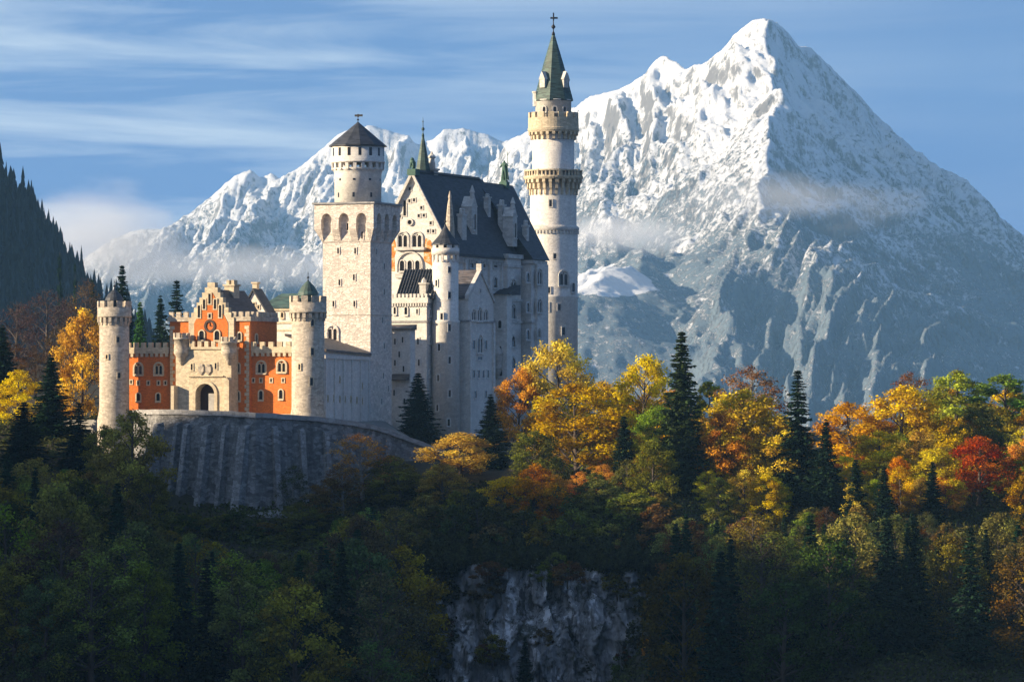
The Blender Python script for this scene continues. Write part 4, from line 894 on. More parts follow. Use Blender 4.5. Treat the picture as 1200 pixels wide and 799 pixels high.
# dormers and chimneys on the roof's near slope
def dormer(pxc, pyb, pyt, wpx, xl, kind, label=None):
    yq, zq = p.Rt(pxc, pyb, xl); sc = (672+yq*0.92)/FPX; h = (pyb-pyt)*sc; w_ = wpx*sc*0.8; m = MB()
    if kind == 'dormer':
        m.box(xl-1.9, xl, yq-w_/2, yq+w_/2, zq, zq+h*0.60); m.prism([(yq-w_/2-0.15, zq+h*0.60), (yq+w_/2+0.15, zq+h*0.60), (yq, zq+h*0.80)], 'x', xl-1.9, xl+0.05)
        m.lathe([(0.45, zq+h*0.72), (0.38, zq+h*0.86), (0.5, zq+h*0.87), (0.08, zq+h*1.0)], 8, 0, False, xl-0.4, yq)
        o = p.add('dormer', m, M_PALE); fm, pm = window_meshes(0.8, h*0.3, 'arch', M_PALE); q = link('window', fm, o, (xl, yq, zq+h*0.18), PI/2); link('pane', pm, q)
    else:
        m.box(xl-0.42, xl+0.42, yq-w_/2, yq+w_/2, zq-1.5, zq+h*0.72); m.box(xl-0.55, xl+0.55, yq-w_/2-0.13, yq+w_/2+0.15, zq+h*0.72, zq+h*0.80)
        for d in (-0.25, 0.25): m.lathe([(0.28, zq+h*0.8), (0.22, zq+h*0.93), (0.3, zq+h*0.95), (0.1, zq+h)], 8, 0, False, xl, yq+d*w_*1.3)
        p.add('chimney', m, M_PALE)
dormer(541.5, 278, 244, 16, -1.0, 'chimney'); dormer(556, 281, 217, 20, -1.2, 'dormer'); dormer(603.5, 289, 231, 16, 0.6, 'dormer'); dormer(588, 262, 234, 13, -2.0, 'chimney'); dormer(571, 246, 227, 9, -3.4, 'chimney'); dormer(616, 287, 258, 9, 0.4, 'chimney')
# spire, ornate stack and lion on the ridge
yq = 7.0; xq = p.F(495.7, 190, yq)[0]; zq = lambda py, d=yq: (HZ-py)*(672+d*0.92)/FPX-p.loc.z
m = MB(); m.lathe([(1.55, zq(222)), (1.45, zq(205)), (1.05, zq(190)), (0.62, zq(174)), (0.25, zq(161)), (0.12, zq(156))], 8, 0, False, xq, yq); p.add('ridge_spire', m, M_COPPER)
finial(p, 'spire_finial', xq, yq, zq(157), 3.0, M_COPPER)
yq = 9.0; xq = p.F(506, 190, yq)[0]; m = MB(); m.box(xq-0.8, xq+0.8, yq-0.8, yq+0.8, zq(222), zq(198)); m.box(xq-1.05, xq+1.05, yq-1.05, yq+1.05, zq(198), zq(196)); m.lathe([(0.55, zq(196)), (0.5, zq(184)), (0.7, zq(183)), (0.65, zq(181)), (0.3, zq(179)), (0.05, zq(175))], 8, 0, False, xq, yq)
for d in (-0.8, 0.8): m.lathe([(0.25, zq(196)), (0.2, zq(190)), (0.05, zq(187))], 6, 0, False, xq+d, yq-0.8)
p.add('ornate_chimney', m, M_PALE)

# ------------------------------------------------------------------ statues standing on the roof ridge
def skin(name, verts, edges, radii, mat, parent, lv=2):
    me = bpy.data.meshes.new(name); me.from_pydata(verts, edges, []); o = bpy.data.objects.new(name, me); COL.objects.link(o)
    sm = o.modifiers.new('skin', 'SKIN'); sm.use_smooth_shade = True
    for i, r_ in enumerate(radii): me.skin_vertices[0].data[i].radius = r_ if isinstance(r_, tuple) else (r_, r_)
    me.skin_vertices[0].data[0].use_root = True
    ss = o.modifiers.new('sub', 'SUBSURF'); ss.levels = lv; ss.render_levels = lv
    bpy.context.view_layer.update(); dg = bpy.context.evaluated_depsgraph_get()
    m2 = bpy.data.meshes.new_from_object(o.evaluated_get(dg)); o.modifiers.clear(); o.data = m2; m2.materials.clear(); m2.materials.append(mat)
    o.parent = parent; return o
yS = p.Rt(591, 222, xc)[0]; zS = zA2
es = tag(empty('statue', p.e.matrix_basis @ Vector((xc, yS, zS-0.1)), math.radians(-23)), 'green bronze herald statue holding a lance on the palace roof ridge', 'statue')
m = MB(); m.box(-0.7, 0.7, -0.7, 0.7, -0.6, 0.55); m.box(-0.5, 0.5, -0.5, 0.5, 0.55, 0.85); m.build('plinth', M_BRONZE, es)
V = [(0, 0, 2.75), (0, 0, 3.3), (0, 0, 3.75), (0, 0, 3.95), (0, -0.02, 4.3), (-0.38, 0, 3.65), (-0.62, -0.1, 3.2), (-0.75, -0.35, 3.0), (0.38, 0, 3.65), (0.62, 0.0, 3.25), (0.72, -0.3, 3.5), (-0.22, 0, 2.6), (-0.28, -0.08, 1.75), (-0.30, 0.02, 0.95), (-0.32, -0.22, 0.88), (0.22, 0, 2.6), (0.28, -0.02, 1.75), (0.30, 0.08, 0.95), (0.32, -0.15, 0.88)]
E = [(0, 1), (1, 2), (2, 3), (3, 4), (2, 5), (5, 6), (6, 7), (2, 8), (8, 9), (9, 10), (0, 11), (11, 12), (12, 13), (13, 14), (0, 15), (15, 16), (16, 17), (17, 18)]
RR = [0.34, 0.32, 0.36, 0.14, 0.25, 0.19, 0.14, 0.10, 0.19, 0.14, 0.10, 0.25, 0.17, 0.11, 0.09, 0.25, 0.17, 0.11, 0.09]
skin('figure', V, E, RR, M_BRONZE, es)
m = MB(); m.prism([(-0.75, 0.9), (0.75, 0.9), (0.45, 3.7), (-0.45, 3.7)], 'y', 0.22, 0.34); m.build('cloak', M_BRONZE, es)
m = MB(); m.lathe([(0.05, 0.85), (0.05, 5.2), (0.12, 5.2), (0.01, 5.7)], 6, 0, False, 0.74, -0.36); m.build('lance', M_BRONZE, es)
el = tag(empty('lion_statue', p.e.matrix_basis @ Vector((xc, -0.2, zA+0.25)), math.radians(-23)), 'small seated green lion statue on the tip of the palace gable', 'statue')
m = MB(); m.box(-0.75, 0.75, -0.55, 1.2, -0.7, 0.35); m.build('plinth', M_BRONZE, el)
V = [(0, 0.6, 0.75), (0, 0.2, 1.25), (0, -0.1, 1.65), (0, -0.2, 2.0), (0, -0.5, 1.92), (-0.25, -0.25, 1.1), (-0.25, -0.4, 0.40), (0.25, -0.25, 1.1), (0.25, -0.4, 0.40), (-0.3, 0.2, 0.45), (0.3, 0.2, 0.45), (0, 1.0, 0.55), (0, 1.1, 1.1)]
E = [(0, 1), (1, 2), (2, 3), (3, 4), (2, 5), (5, 6), (2, 7), (7, 8), (0, 9), (0, 10), (0, 11), (11, 12)]
skin('lion', V, E, [0.42, 0.38, 0.42, 0.33, 0.16, 0.16, 0.11, 0.16, 0.11, 0.2, 0.2, 0.09, 0.08], M_BRONZE, el)

# ------------------------------------------------------------------ main tower
T = B('main_tower', 'tallest round white tower with two galleries and a green spire beside the mountain', 'tower', 648.5, 748, 500, 0.0)
s = T.s; z = T.z; r_hi = 24.5*s; r_mid = 27.2*s; r_lo = 28.6*s
m = MB(); m.lathe([(r_lo, -10), (r_lo, z(350)), (r_lo*1.02, z(349)), (r_lo*1.02, z(347)), (r_lo, z(346)), (r_lo, z(268)), (r_mid, z(264)), (r_mid, z(222)), (r_hi, z(216)), (r_hi, z(157))], 48, 0, True); T.add('shaft', m, M_LIME)
m = MB(); m.lathe([(r_lo, z(272)), (r_lo*1.05, z(270)), (r_lo*1.06, z(267)), (r_mid*1.0, z(264.5))], 48, 0, True); m.ring_boxes(44, r_lo*0.98, r_lo*1.05, z(274.5), z(271), 0.5); T.add('string_course', m, M_PALE)
rg_ = 34.2*s
m = MB(); m.ring_boxes(26, r_mid*0.97, r_mid*1.06, z(229), z(222), 0.42); m.ring_boxes(26, r_mid*0.97, r_mid*1.15, z(222), z(215), 0.42); m.ring_boxes(26, r_mid*0.97, rg_*0.98, z(215), z(209), 0.45)
m.lathe([(rg_*0.99, z(211)), (rg_*1.02, z(209)), (rg_*1.02, z(207)), (rg_*0.7, z(207))], 48, 0, False)
m.ring_boxes(44, rg_*0.94, rg_*0.98, z(207), z(201), 0.35); m.ring_boxes(8, rg_*0.92, rg_*1.01, z(207), z(199.5), 0.09, 0, 0, 0, 0.2); m.lathe([(rg_*0.93, z(201.5)), (rg_*0.93, z(199.8)), (rg_, z(199.8)), (rg_, z(201.5))], 48); T.add('gallery', m, M_TRIM)
rc = 29.5*s
m = MB(); m.ring_boxes(24, r_hi*0.97, r_hi*1.10, z(164), z(159), 0.45); m.ring_boxes(24, r_hi*0.97, rc*0.99, z(159), z(154), 0.45)
m.lathe([(rc*0.98, z(156)), (rc*1.02, z(153.5)), (rc*1.02, z(151)), (rc, z(150.5)), (rc, z(139)), (rc*0.88, z(139)), (rc*0.88, z(146)), (0.5, z(146))], 48, 0, False); m.ring_boxes(15, rc*0.88, rc*1.0, z(139), z(132.5), 0.58); T.add('crown_gallery', m, M_TRIM)
r_d = 21*s
m = MB(); m.lathe([(r_d, z(150)), (r_d, z(119)), (r_d*1.06, z(118.5)), (r_d*1.06, z(117.5))], 40, 0, True); T.add('drum', m, M_LIME)
rr = 23.5*s
m = MB(); m.lathe([(rr, z(119)), (rr, z(117.5)), (rr*0.80, z(100)), (rr*0.52, z(76)), (rr*0.24, z(54)), (rr*0.07, z(41)), (0.05, z(38))], 8, 0, False, 0, 0, PI/8+0.2); o = T.add('spire', m, M_COPPER)
for a in (-2.3, -0.75, 0.6):
    m = MB(); rq = rr*0.80; zb_ = z(104); m.box(-0.6, 0.6, -0.2, 1.2, zb_, zb_+1.5); m.prism([(-0.75, zb_+1.5), (0.75, zb_+1.5), (0, zb_+3.0)], 'y', -0.3, 1.2); q = m.build('dormer', M_PALE, o, loc=(rq*math.cos(a), rq*math.sin(a), 0), rz=a+PI/2)
finial(T, 'finial', 0, 0, z(40), 3.9, M_IRON, True)
m = MB(); m.lathe([(0.55, z(125)), (0.55, z(110)), (0.7, z(109.5)), (0.7, z(107.5))], 8, 0, False, -r_d*0.98, -0.4); T.add('chimney', m, M_PALE)
for px_, py_, r_, w_, h_, kd in ((645, 238, r_mid, 3, 8, 'slit'), (638, 128, r_d, 4, 6, 'arch'), (650, 128, r_d, 4, 6, 'arch'), (661, 128, r_d, 4, 6, 'arch'), (660, 326, r_lo, 11, 16, 'double'), (671, 337, r_lo, 5, 10, 'arch'), (641, 360, r_lo, 4, 10, 'slit'), (660, 388, r_lo, 4, 9, 'slit'), (643, 340, r_lo, 3, 7, 'slit'), (655, 360, r_lo, 3, 7, 'slit'), (650, 300, r_lo, 3, 6, 'slit')): T.wc(px_, py_, r_, w_, h_, kd, M_PALE)

# ------------------------------------------------------------------ vegetation kit
def leaf_mesh(name, c, nrm, size, clump, mat, rs, aspect=0.62, axis=None):
    """one small rhombus per leaf spray"""
    n = len(c)
    nrm = nrm/(np.linalg.norm(nrm, axis=1, keepdims=True)+1e-9)
    r = rs.normal(size=(n, 3)) if axis is None else axis
    t = np.cross(nrm, r) if axis is None else axis-nrm*np.sum(axis*nrm, 1, keepdims=True)
    t /= np.linalg.norm(t, axis=1, keepdims=True)+1e-9
    b = np.cross(nrm, t); sz = size[:, None]
    v = np.stack([c-t*sz*0.5, c-b*sz*0.5*aspect+t*sz*0.06, c+t*sz*0.5, c+b*sz*0.5*aspect+t*sz*0.06], 1).reshape(-1, 3)
    me = np_mesh(name, v, np.arange(4*n).reshape(n, 4), mat)
    a = me.attributes.new('clump', 'FLOAT', 'FACE'); a.data.foreach_set('value', np.clip(clump, 0, 1).astype(np.float32))
    return me
def tube_np(V, F, pts, rad, k=6):
    o = len(V)
    for i, (p, r) in enumerate(zip(pts, rad)):
        d = (Vector(pts[min(i+1, len(pts)-1)])-Vector(pts[max(i-1, 0)])).normalized()
        a = d.orthogonal().normalized(); b = d.cross(a)
        for j in range(k): q = Vector(p)+a*(r*math.cos(2*PI*j/k))+b*(r*math.sin(2*PI*j/k)); V.append(tuple(q))
    for i in range(len(pts)-1):
        for j in range(k): F.append((o+i*k+j, o+i*k+(j+1) % k, o+(i+1)*k+(j+1) % k, o+(i+1)*k+j))
def broadleaf(seed, h=16.0, r=5.5, n=9500, base=0.20, blobs=26, leaf=0.36, sparse=False, bark=None):
    rs = np.random.RandomState(seed); rnd = random.Random(seed)
    V, F = [], []
    lean = Vector((rs.normal()*0.6, rs.normal()*0.6, 0))
    tp = [Vector((0, 0, -1.2)), Vector((0, 0, h*0.15))+lean*0.1, Vector((0, 0, h*0.45))+lean*0.5, Vector((0, 0, h*0.8))+lean]
    R0 = h*0.018; tube_np(V, F, tp, [R0*1.4, R0, R0*0.7, R0*0.2], 8)
    C = []; 
    for i in range(blobs):
        f = (i+0.5)/blobs; z = base+(1-base)*(f**0.85)*0.93
        env = math.sin(min(1, (z-base)/(1-base)*0.92+0.16)*PI)**0.55
        a = i*2.399+rs.rand()*0.9; rr = r*env*(0.35+0.55*rs.rand()**0.5)
        if i == blobs-1: rr *= 0.3
        br = r*(0.20+0.17*rs.rand())*(0.75+0.4*env)
        C.append((Vector((rr*math.cos(a), rr*math.sin(a), z*h-br*0.3))+lean*z, br, rs.rand()))
    for c, br, q in C:
        z0 = max(h*0.12, c.z-0.55*math.hypot(c.x, c.y)-0.6); f = z0/h
        s0 = Vector((0, 0, z0))+lean*f*0.9; mid = s0.lerp(c, 0.55)+Vector((0, 0, 0.05*h*rs.rand()))
        tube_np(V, F, [s0, mid, c], [R0*0.5*(1-f*0.6), R0*0.28*(1-f*0.5), 0.02], 5)
        for k in range(4 if not sparse else 8):
            d = Vector(rs.normal(size=3)).normalized(); d.z = abs(d.z)*0.8; s1 = mid.lerp(c, rs.rand())
            tube_np(V, F, [s1, s1+d*br*0.6, s1+d*br*1.05+Vector((0, 0, 0.1))], [0.05, 0.03, 0.012], 3)
    tm = np_mesh('trunk', V, F, bark or M_BARK, True)
    w = np.array([b*b for _, b, _ in C]); w /= w.sum(); idx = rs.choice(len(C), n, p=w)
    cen = np.array([tuple(c) for c, _, _ in C])[idx]; br = np.array([b for _, b, _ in C])[idx]; cl = np.array([q for _, _, q in C])[idx]
    d = rs.normal(size=(n, 3)); d /= np.linalg.norm(d, axis=1, keepdims=True)
    lump = 0.75+0.5*np.sin(d[:, 0]*5+cl*40)*np.sin(d[:, 1]*6+cl*17)*np.sin(d[:, 2]*5+cl*29)
    rad = br*(rs.rand(n)**0.45)*lump*1.12
    flat = np.array([1.05, 1.05, 0.72]); pos = cen+d*rad[:, None]*flat
    nrm = d*0.8+rs.normal(size=(n, 3))*0.75+np.array([0, 0, 0.55])
    cm = leaf_mesh('crown', pos, nrm, leaf*(0.6+0.8*rs.rand(n)), cl*0.75+0.25*rs.rand(n), M_LEAF, rs)
    return dict(trunk=tm, crown=cm, h=h, w=2*r*0.92)
def spruce(seed, h=24.0, r=4.0, tiers=44, gap=0.0, leafk=1.0):
    rs = np.random.RandomState(seed); V, F = [], []
    tube_np(V, F, [Vector((0, 0, -1.2)), Vector((0, 0, h*0.4)), Vector((0, 0, h*0.99))], [h*0.014, h*0.009, 0.03], 7)
    c, n_, ax, sz, cl = [], [], [], [], []
    for t in range(tiers):
        f = (t+rs.rand()*0.6)/tiers; z = h*(0.06+0.93*f)
        L0 = r*(1-f)**0.82*(0.78+0.4*rs.rand())+0.22
        nb = int(6+6*(1-f)); a0 = rs.rand()*6.28
        for k in range(nb):
            if rs.rand() < gap: continue
            a = a0+2*PI*k/nb+rs.normal()*0.30; L = L0*(0.55+0.6*rs.rand()); q = rs.rand(); z = h*(0.06+0.93*f)+rs.normal()*h/tiers*0.9*(1-f)
            up = 0.25*f; m = max(4, int(L*3.6*leafk)); dirv = np.array([math.cos(a), math.sin(a), 0]); side = np.array([-math.sin(a), math.cos(a), 0])
            if L > 1.0 and rs.rand() < 0.5: tube_np(V, F, [Vector((0, 0, z)), Vector((dirv[0]*L*0.6, dirv[1]*L*0.6, z-L*0.2))], [0.05, 0.02], 3)
            for j in range(m):
                s_ = (j+0.6)/m; zz = z-L*(0.55-up)*s_+L*0.24*s_**3
                w_ = 0.16*L*(1-0.55*s_)+0.10
                for sg in (-1, 1, 0):
                    off = side*sg*w_*(0.3+0.8*rs.rand())
                    c.append(dirv*L*s_+off+np.array([0, 0, zz-abs(sg)*0.10*L*rs.rand()])); 
                    ax.append(dirv*0.8+side*sg*0.8+np.array([0, 0, -0.45+0.3*rs.rand()])); n_.append(np.array([0, 0, 1.0])+rs.normal(size=3)*0.45)
                    sz.append(0.50+0.35*rs.rand()+0.07*L); cl.append(q)
    c, n_, ax = map(np.array, (c, n_, ax)); sz = np.array(sz); cl = np.array(cl)*0.8+0.2*rs.rand(len(cl))
    ax /= np.linalg.norm(ax, axis=1, keepdims=True)
    return dict(trunk=np_mesh('trunk', V, F, M_BARK, True), crown=leaf_mesh('crown', c, n_, sz, cl, M_NEEDLE, rs, 0.45, ax), h=h, w=2*r*0.92)
BL = [broadleaf(s, 16, 5.6, 10500, 0.20, 28) for s in (1, 2, 3, 4)]+[broadleaf(5, 18, 4.6, 9500, 0.14, 28), broadleaf(6, 18, 4.4, 9500, 0.18, 26)]
BLF = [broadleaf(s, 15, 5.4, 10500, 0.03, 32) for s in (51, 52, 53, 54)]
SPARSED = [broadleaf(s, 16, 5.0, 5500, 0.08, 30, 0.30, True) for s in (61, 62)]
SPARSE = [broadleaf(s, 17, 5.2, 4200, 0.25, 26, 0.30, True, M_BARKP) for s in (11, 12, 13)]
BARE = [broadleaf(s, 15, 5.0, 3000, 0.22, 30, 0.26, True) for s in (21, 22)]
SHRUB = [broadleaf(s, 5, 2.7, 3000, 0.05, 16, 0.30) for s in (31, 32, 33)]
SPR = [spruce(s, 24, 4.0, 68, 0.03) for s in (41, 42)]+[spruce(43, 24, 4.6, 60, 0.10), spruce(44, 24, 3.5, 70, 0.02), spruce(45, 24, 4.3, 52, 0.20)]
KINDS_ = {'spruce': ('spruce_tree', SPR, 'spruce'), 'broad': ('broadleaf_tree', BL, 'tree'), 'sparse': ('broadleaf_tree', SPARSE, 'tree'), 'bare': ('bare_tree', BARE, 'tree'), 'shrub': ('shrub', SHRUB, 'shrub'), 'fbroad': ('broadleaf_tree', BLF, 'tree'), 'fsparse': ('broadleaf_tree', SPARSED, 'tree')}
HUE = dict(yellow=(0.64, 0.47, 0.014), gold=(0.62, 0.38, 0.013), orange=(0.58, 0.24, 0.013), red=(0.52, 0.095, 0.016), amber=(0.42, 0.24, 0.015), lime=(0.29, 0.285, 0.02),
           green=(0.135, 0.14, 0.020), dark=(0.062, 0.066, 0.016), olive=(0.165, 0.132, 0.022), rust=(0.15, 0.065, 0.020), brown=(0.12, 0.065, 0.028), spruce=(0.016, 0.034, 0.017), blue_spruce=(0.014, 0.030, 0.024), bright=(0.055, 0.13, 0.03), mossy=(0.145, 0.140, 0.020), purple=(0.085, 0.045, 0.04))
_rng = random.Random(7); TREES = []
def plant(kind, x, y, z0, h, w, hue, label, group=None, var=None, jit=0.10):
    nm, vs, cat = KINDS_[kind]; v = vs[var if var is not None else _rng.randrange(len(vs))]
    e = tag(empty(nm, (x, y, z0), _rng.random()*6.28), label, cat, group)
    e.scale = (w/v['w'], w/v['w'], h/v['h'])
    link('trunk', v['trunk'], e); c = link('crown', v['crown'], e)
    col = HUE[hue] if isinstance(hue, str) else hue
    c.color = tuple(max(0.0, q*(1+_rng.uniform(-jit, jit))) for q in col)+(1.0,)
    TREES.append(e); return e
def feat(kind, px, top, wpx, Y, hue, label, var=None, base=None, maxh=None):
    p_ = P(px, top, Y); z0 = TZ(p_.x, Y)-0.2 if base is None else P(px, base, Y).z
    h = p_.z-z0
    return plant(kind, p_.x, Y, z0, h, wpx*Y/FPX, hue, label, None, var, 0.04)

# ------------------------------------------------------------------ the trees one can tell apart
FEAT = [
 ('spruce', 490, 436, 52, 632, 'blue_spruce', 'dark blue-green spruce standing close against the shaded castle wall', 0),
 ('spruce', 575, 461, 50, 604, 'spruce', 'dark spruce between the castle wall and the orange maple', 2),
 ('spruce', 731, 486, 40, 585, 'spruce', 'small black-green spruce in front of yellow-green trees, left of the tallest spruce', 3),
 ('spruce', 799, 386, 66, 590, (0.035, 0.058, 0.016), 'tallest spruce on the ridge, its left side sunlit, between two yellow trees', 0),
 ('spruce', 935, 431, 66, 588, 'spruce', 'ragged dark spruce with gappy branches right of the big yellow tree', 4),
 ('spruce', 968, 490, 50, 580, 'spruce', 'shorter dark spruce leaning in beside the ragged spruce', 2),
 ('spruce', 1003, 537, 34, 574, 'spruce', 'small dark spruce below the orange-yellow tree group', 3),
 ('spruce', 1036, 545, 34, 572, 'spruce', 'narrow dark spruce right beside another at the foot of the golden trees', 1),
 ('spruce', 1093, 540, 30, 574, 'spruce', 'little dark spruce just left of the red maple', 3),
 ('spruce', 143, 309, 42, 720, 'spruce', 'spruce rising right behind the left round tower', 0),
 ('spruce', 207, 326, 52, 700, 'spruce', 'dark rounded pine behind the left shoulder of the gatehouse', 4),
 ('spruce', 188, 345, 40, 705, 'spruce', 'dark pine beside the bright green cypress behind the gatehouse wall', 2),
 ('spruce', 164, 352, 30, 672, 'bright', 'bright green narrow conifer behind the red left wing', 3),
 ('spruce', 70, 288, 30, 1150, 'spruce', 'yellowish-green conifer standing out against the dark hill', 3),
 ('spruce', 108, 325, 30, 900, 'spruce', 'dark conifer poking up left of the left round tower', 1),
 ('spruce', 60, 415, 56, 622, 'spruce', 'broad dark spruce below the purple bare trees', 2),
 ('spruce', 28, 470, 60, 600, 'spruce', 'dark spruce near the left edge beneath the yellow bush', 0),
 ('spruce', 92, 470, 60, 596, 'spruce', 'dark spruce in shade below the bright orange tree', 4),
 ('fbroad', 96, 352, 70, 648, (0.64, 0.36, 0.012), 'bright golden tree glowing left of the left round tower', 0),
 ('fbroad', 20, 428, 60, 640, 'yellow', 'yellow leafy bush at the left edge catching sun', 1),
 ('bare', 55, 335, 84, 800, 'purple', 'purple-grey leafless tree on the slope under the dark hill', 0),
 ('bare', 98, 322, 60, 830, 'brown', 'reddish-brown bare tree near the foot of the dark hill', 1),
 ('bare', 18, 350, 80, 760, 'purple', 'grey leafless tree at the left edge under the dark hill', 1),
 ('bare', 42, 400, 46, 690, 'brown', 'thin reddish bare tree above the yellow bush', 0),
 ('fbroad', 152, 470, 88, 584, (0.30, 0.23, 0.022), 'tall olive-yellow tree before the left end of the red gatehouse', 1),
 ('fbroad', 118, 560, 70, 572, (0.22, 0.22, 0.035), 'mossy green tree left of the terrace wall foot', 1),
 ('sparse', 12, 395, 60, 720, 'rust', 'rust-red thin tree above the yellow bush at the left edge', 0),
 ('sparse', 76, 372, 60, 760, 'brown', 'thin brown tree between the purple bare trees and the golden tree', 1),
 ('sparse', 118, 366, 40, 770, 'rust', 'thin rust tree behind the golden tree and the left round tower', 2),
 ('bare', 80, 345, 56, 860, 'purple', 'violet-brown bare tree higher up under the dark hill', 1),
 ('spruce', 88, 300, 26, 1120, 'spruce', 'slim dark conifer on the edge of the dark hill, lower than the yellowish-green one', 2),
 ('spruce', 3, 380, 50, 690, 'spruce', 'dark conifer half cut by the left edge above the rust-red tree', 2),
 ('fbroad', 388, 556, 62, 581, (0.22, 0.13, 0.022), 'ochre tree covering the right half of the terrace wall foot', 0),
 ('fbroad', 352, 586, 56, 575, 'mossy', 'mossy green tree at the middle of the terrace wall foot', 2),
 ('fbroad', 455, 530, 64, 588, (0.20, 0.16, 0.022), 'dull yellow tree before the descending right end of the terrace wall', 3),
 ('sparse', 425, 503, 76, 586, (0.48, 0.20, 0.03), 'sparse orange-brown tree at the right end of the terrace wall', 0),
 ('sparse', 402, 540, 60, 580, 'rust', 'thin rusty tree against the dark terrace wall', 1),
 ('fbroad', 470, 545, 80, 584, (0.20, 0.17, 0.03), 'olive tree on the bank under the descending wall', 2),
 ('broad', 540, 503, 84, 592, 'gold', 'golden tree at the foot of the shaded castle wall', 1),
 ('broad', 518, 540, 60, 582, 'amber', 'amber bushy tree on the cliff edge beneath the golden tree', 3),
 ('broad', 648, 390, 92, 622, 'yellow', 'tall yellow tree in front of the main tower foot', 2),
 ('broad', 606, 425, 62, 618, 'orange', 'orange-red maple against the shaded castle wall', 0),
 ('broad', 676, 442, 128, 594, (0.48, 0.27, 0.014), 'huge amber-brown tree at the middle of the ridge', 3),
 ('broad', 627, 500, 70, 586, 'green', 'green leafy tree under the orange maple', 1),
 ('broad', 752, 408, 84, 628, 'yellow', 'bright yellow round tree left of the tallest spruce', 0),
 ('broad', 765, 470, 66, 604, (0.22, 0.30, 0.03), 'fresh green tree under the bright yellow round tree', 2),
 ('broad', 706, 440, 70, 632, 'gold', 'golden tree peeping between amber and yellow crowns', 1),
 ('broad', 642, 553, 56, 576, 'orange', 'small orange bush tree above the cliff', 0),
 ('broad', 702, 558, 66, 574, (0.20, 0.19, 0.03), 'green-brown tree on the cliff brow', 3),
 ('broad', 742, 575, 62, 572, 'lime', 'lime tree on the right brow of the cliff', 0),
 ('broad', 588, 555, 62, 578, 'gold', 'low golden tree on the cliff brow under the dark spruce', 2),
 ('broad', 872, 448, 118, 594, 'yellow', 'big yellow tree between the tallest spruce and the ragged spruce', 1),
 ('sparse', 884, 420, 92, 620, (0.28, 0.11, 0.03), 'brown-topped tree rising behind the big yellow tree', 0),
 ('broad', 845, 478, 70, 590, 'orange', 'orange-tinged tree at the right foot of the tallest spruce', 3),
 ('broad', 905, 480, 80, 590, 'gold', 'golden tree under the ragged spruce', 0),
 ('broad', 834, 440, 50, 632, 'lime', 'pale lime-yellow tree right behind the tallest spruce', 5),
 ('broad', 1000, 466, 90, 612, (0.60, 0.30, 0.013), 'orange-gold tree at the left of the right-hand sunny group', 2),
 ('broad', 1050, 446, 110, 612, 'gold', 'large golden tree in the centre of the right-hand sunny group', 0),
 ('sparse', 1068, 430, 70, 640, (0.20, 0.06, 0.02), 'dark russet crown showing above the large golden tree', 1),
 ('broad', 1030, 500, 90, 598, 'yellow', 'yellow tree low in the right-hand sunny group', 1),
 ('broad', 1120, 426, 90, 626, (0.36, 0.38, 0.025), 'yellow-green tall tree behind the red maple', 4),
 ('broad', 1180, 432, 100, 632, (0.20, 0.28, 0.03), 'green tall tree at the right edge of the ridge', 5),
 ('broad', 1078, 500, 70, 596, (0.58, 0.35, 0.013), 'amber-yellow tree directly left of the red maple', 3),
 ('broad', 1147, 506, 80, 588, 'red', 'fiery red maple on the right', 1),
 ('broad', 1150, 470, 80, 614, 'green', 'shaded green tree just above the red maple', 3),
 ('broad', 1196, 535, 70, 590, 'lime', 'yellow-green tree cut by the right edge beside the red maple', 0),
 ('broad', 1110, 555, 56, 580, 'orange', 'small orange tree below the red maple', 2),
 ('fbroad', 312, 697, 124, 528, (0.24, 0.33, 0.05), 'light green rounded tree in the shaded wood at bottom', 0),
 ('sparse', 342, 540, 40, 583, 'dark', 'thin dark tree standing against the dark terrace wall', 2),
 ('fbroad', 835, 640, 90, 548, (0.20, 0.22, 0.04), 'mossy green tree on the slope right of the cliff', 3),
 ('fbroad', 800, 600, 70, 560, (0.26, 0.27, 0.045), 'pale mossy tree below the tallest spruce', 1),
 ('shrub', 762, 742, 26, 541, 'orange', 'small orange bush low beside the cliff', 0),
 ('shrub', 665, 655, 46, 551, 'rust', 'russet bush hanging on top of the cliff face', 1),
 ('shrub', 571, 655, 40, 552, 'rust', 'brownish bush on the upper left of the cliff face', 2),
 ('spruce', 615, 745, 26, 543, 'spruce', 'small dark spruce at the base of the cliff', 1),
]
CB = {665: 683, 571: 678, 762: 778, 615: 830}
for k_f, px_, top_, w_, Y_, hue_, lab_, var_ in FEAT: feat(k_f, px_, top_, w_, Y_, hue_, lab_, var_, CB.get(px_))

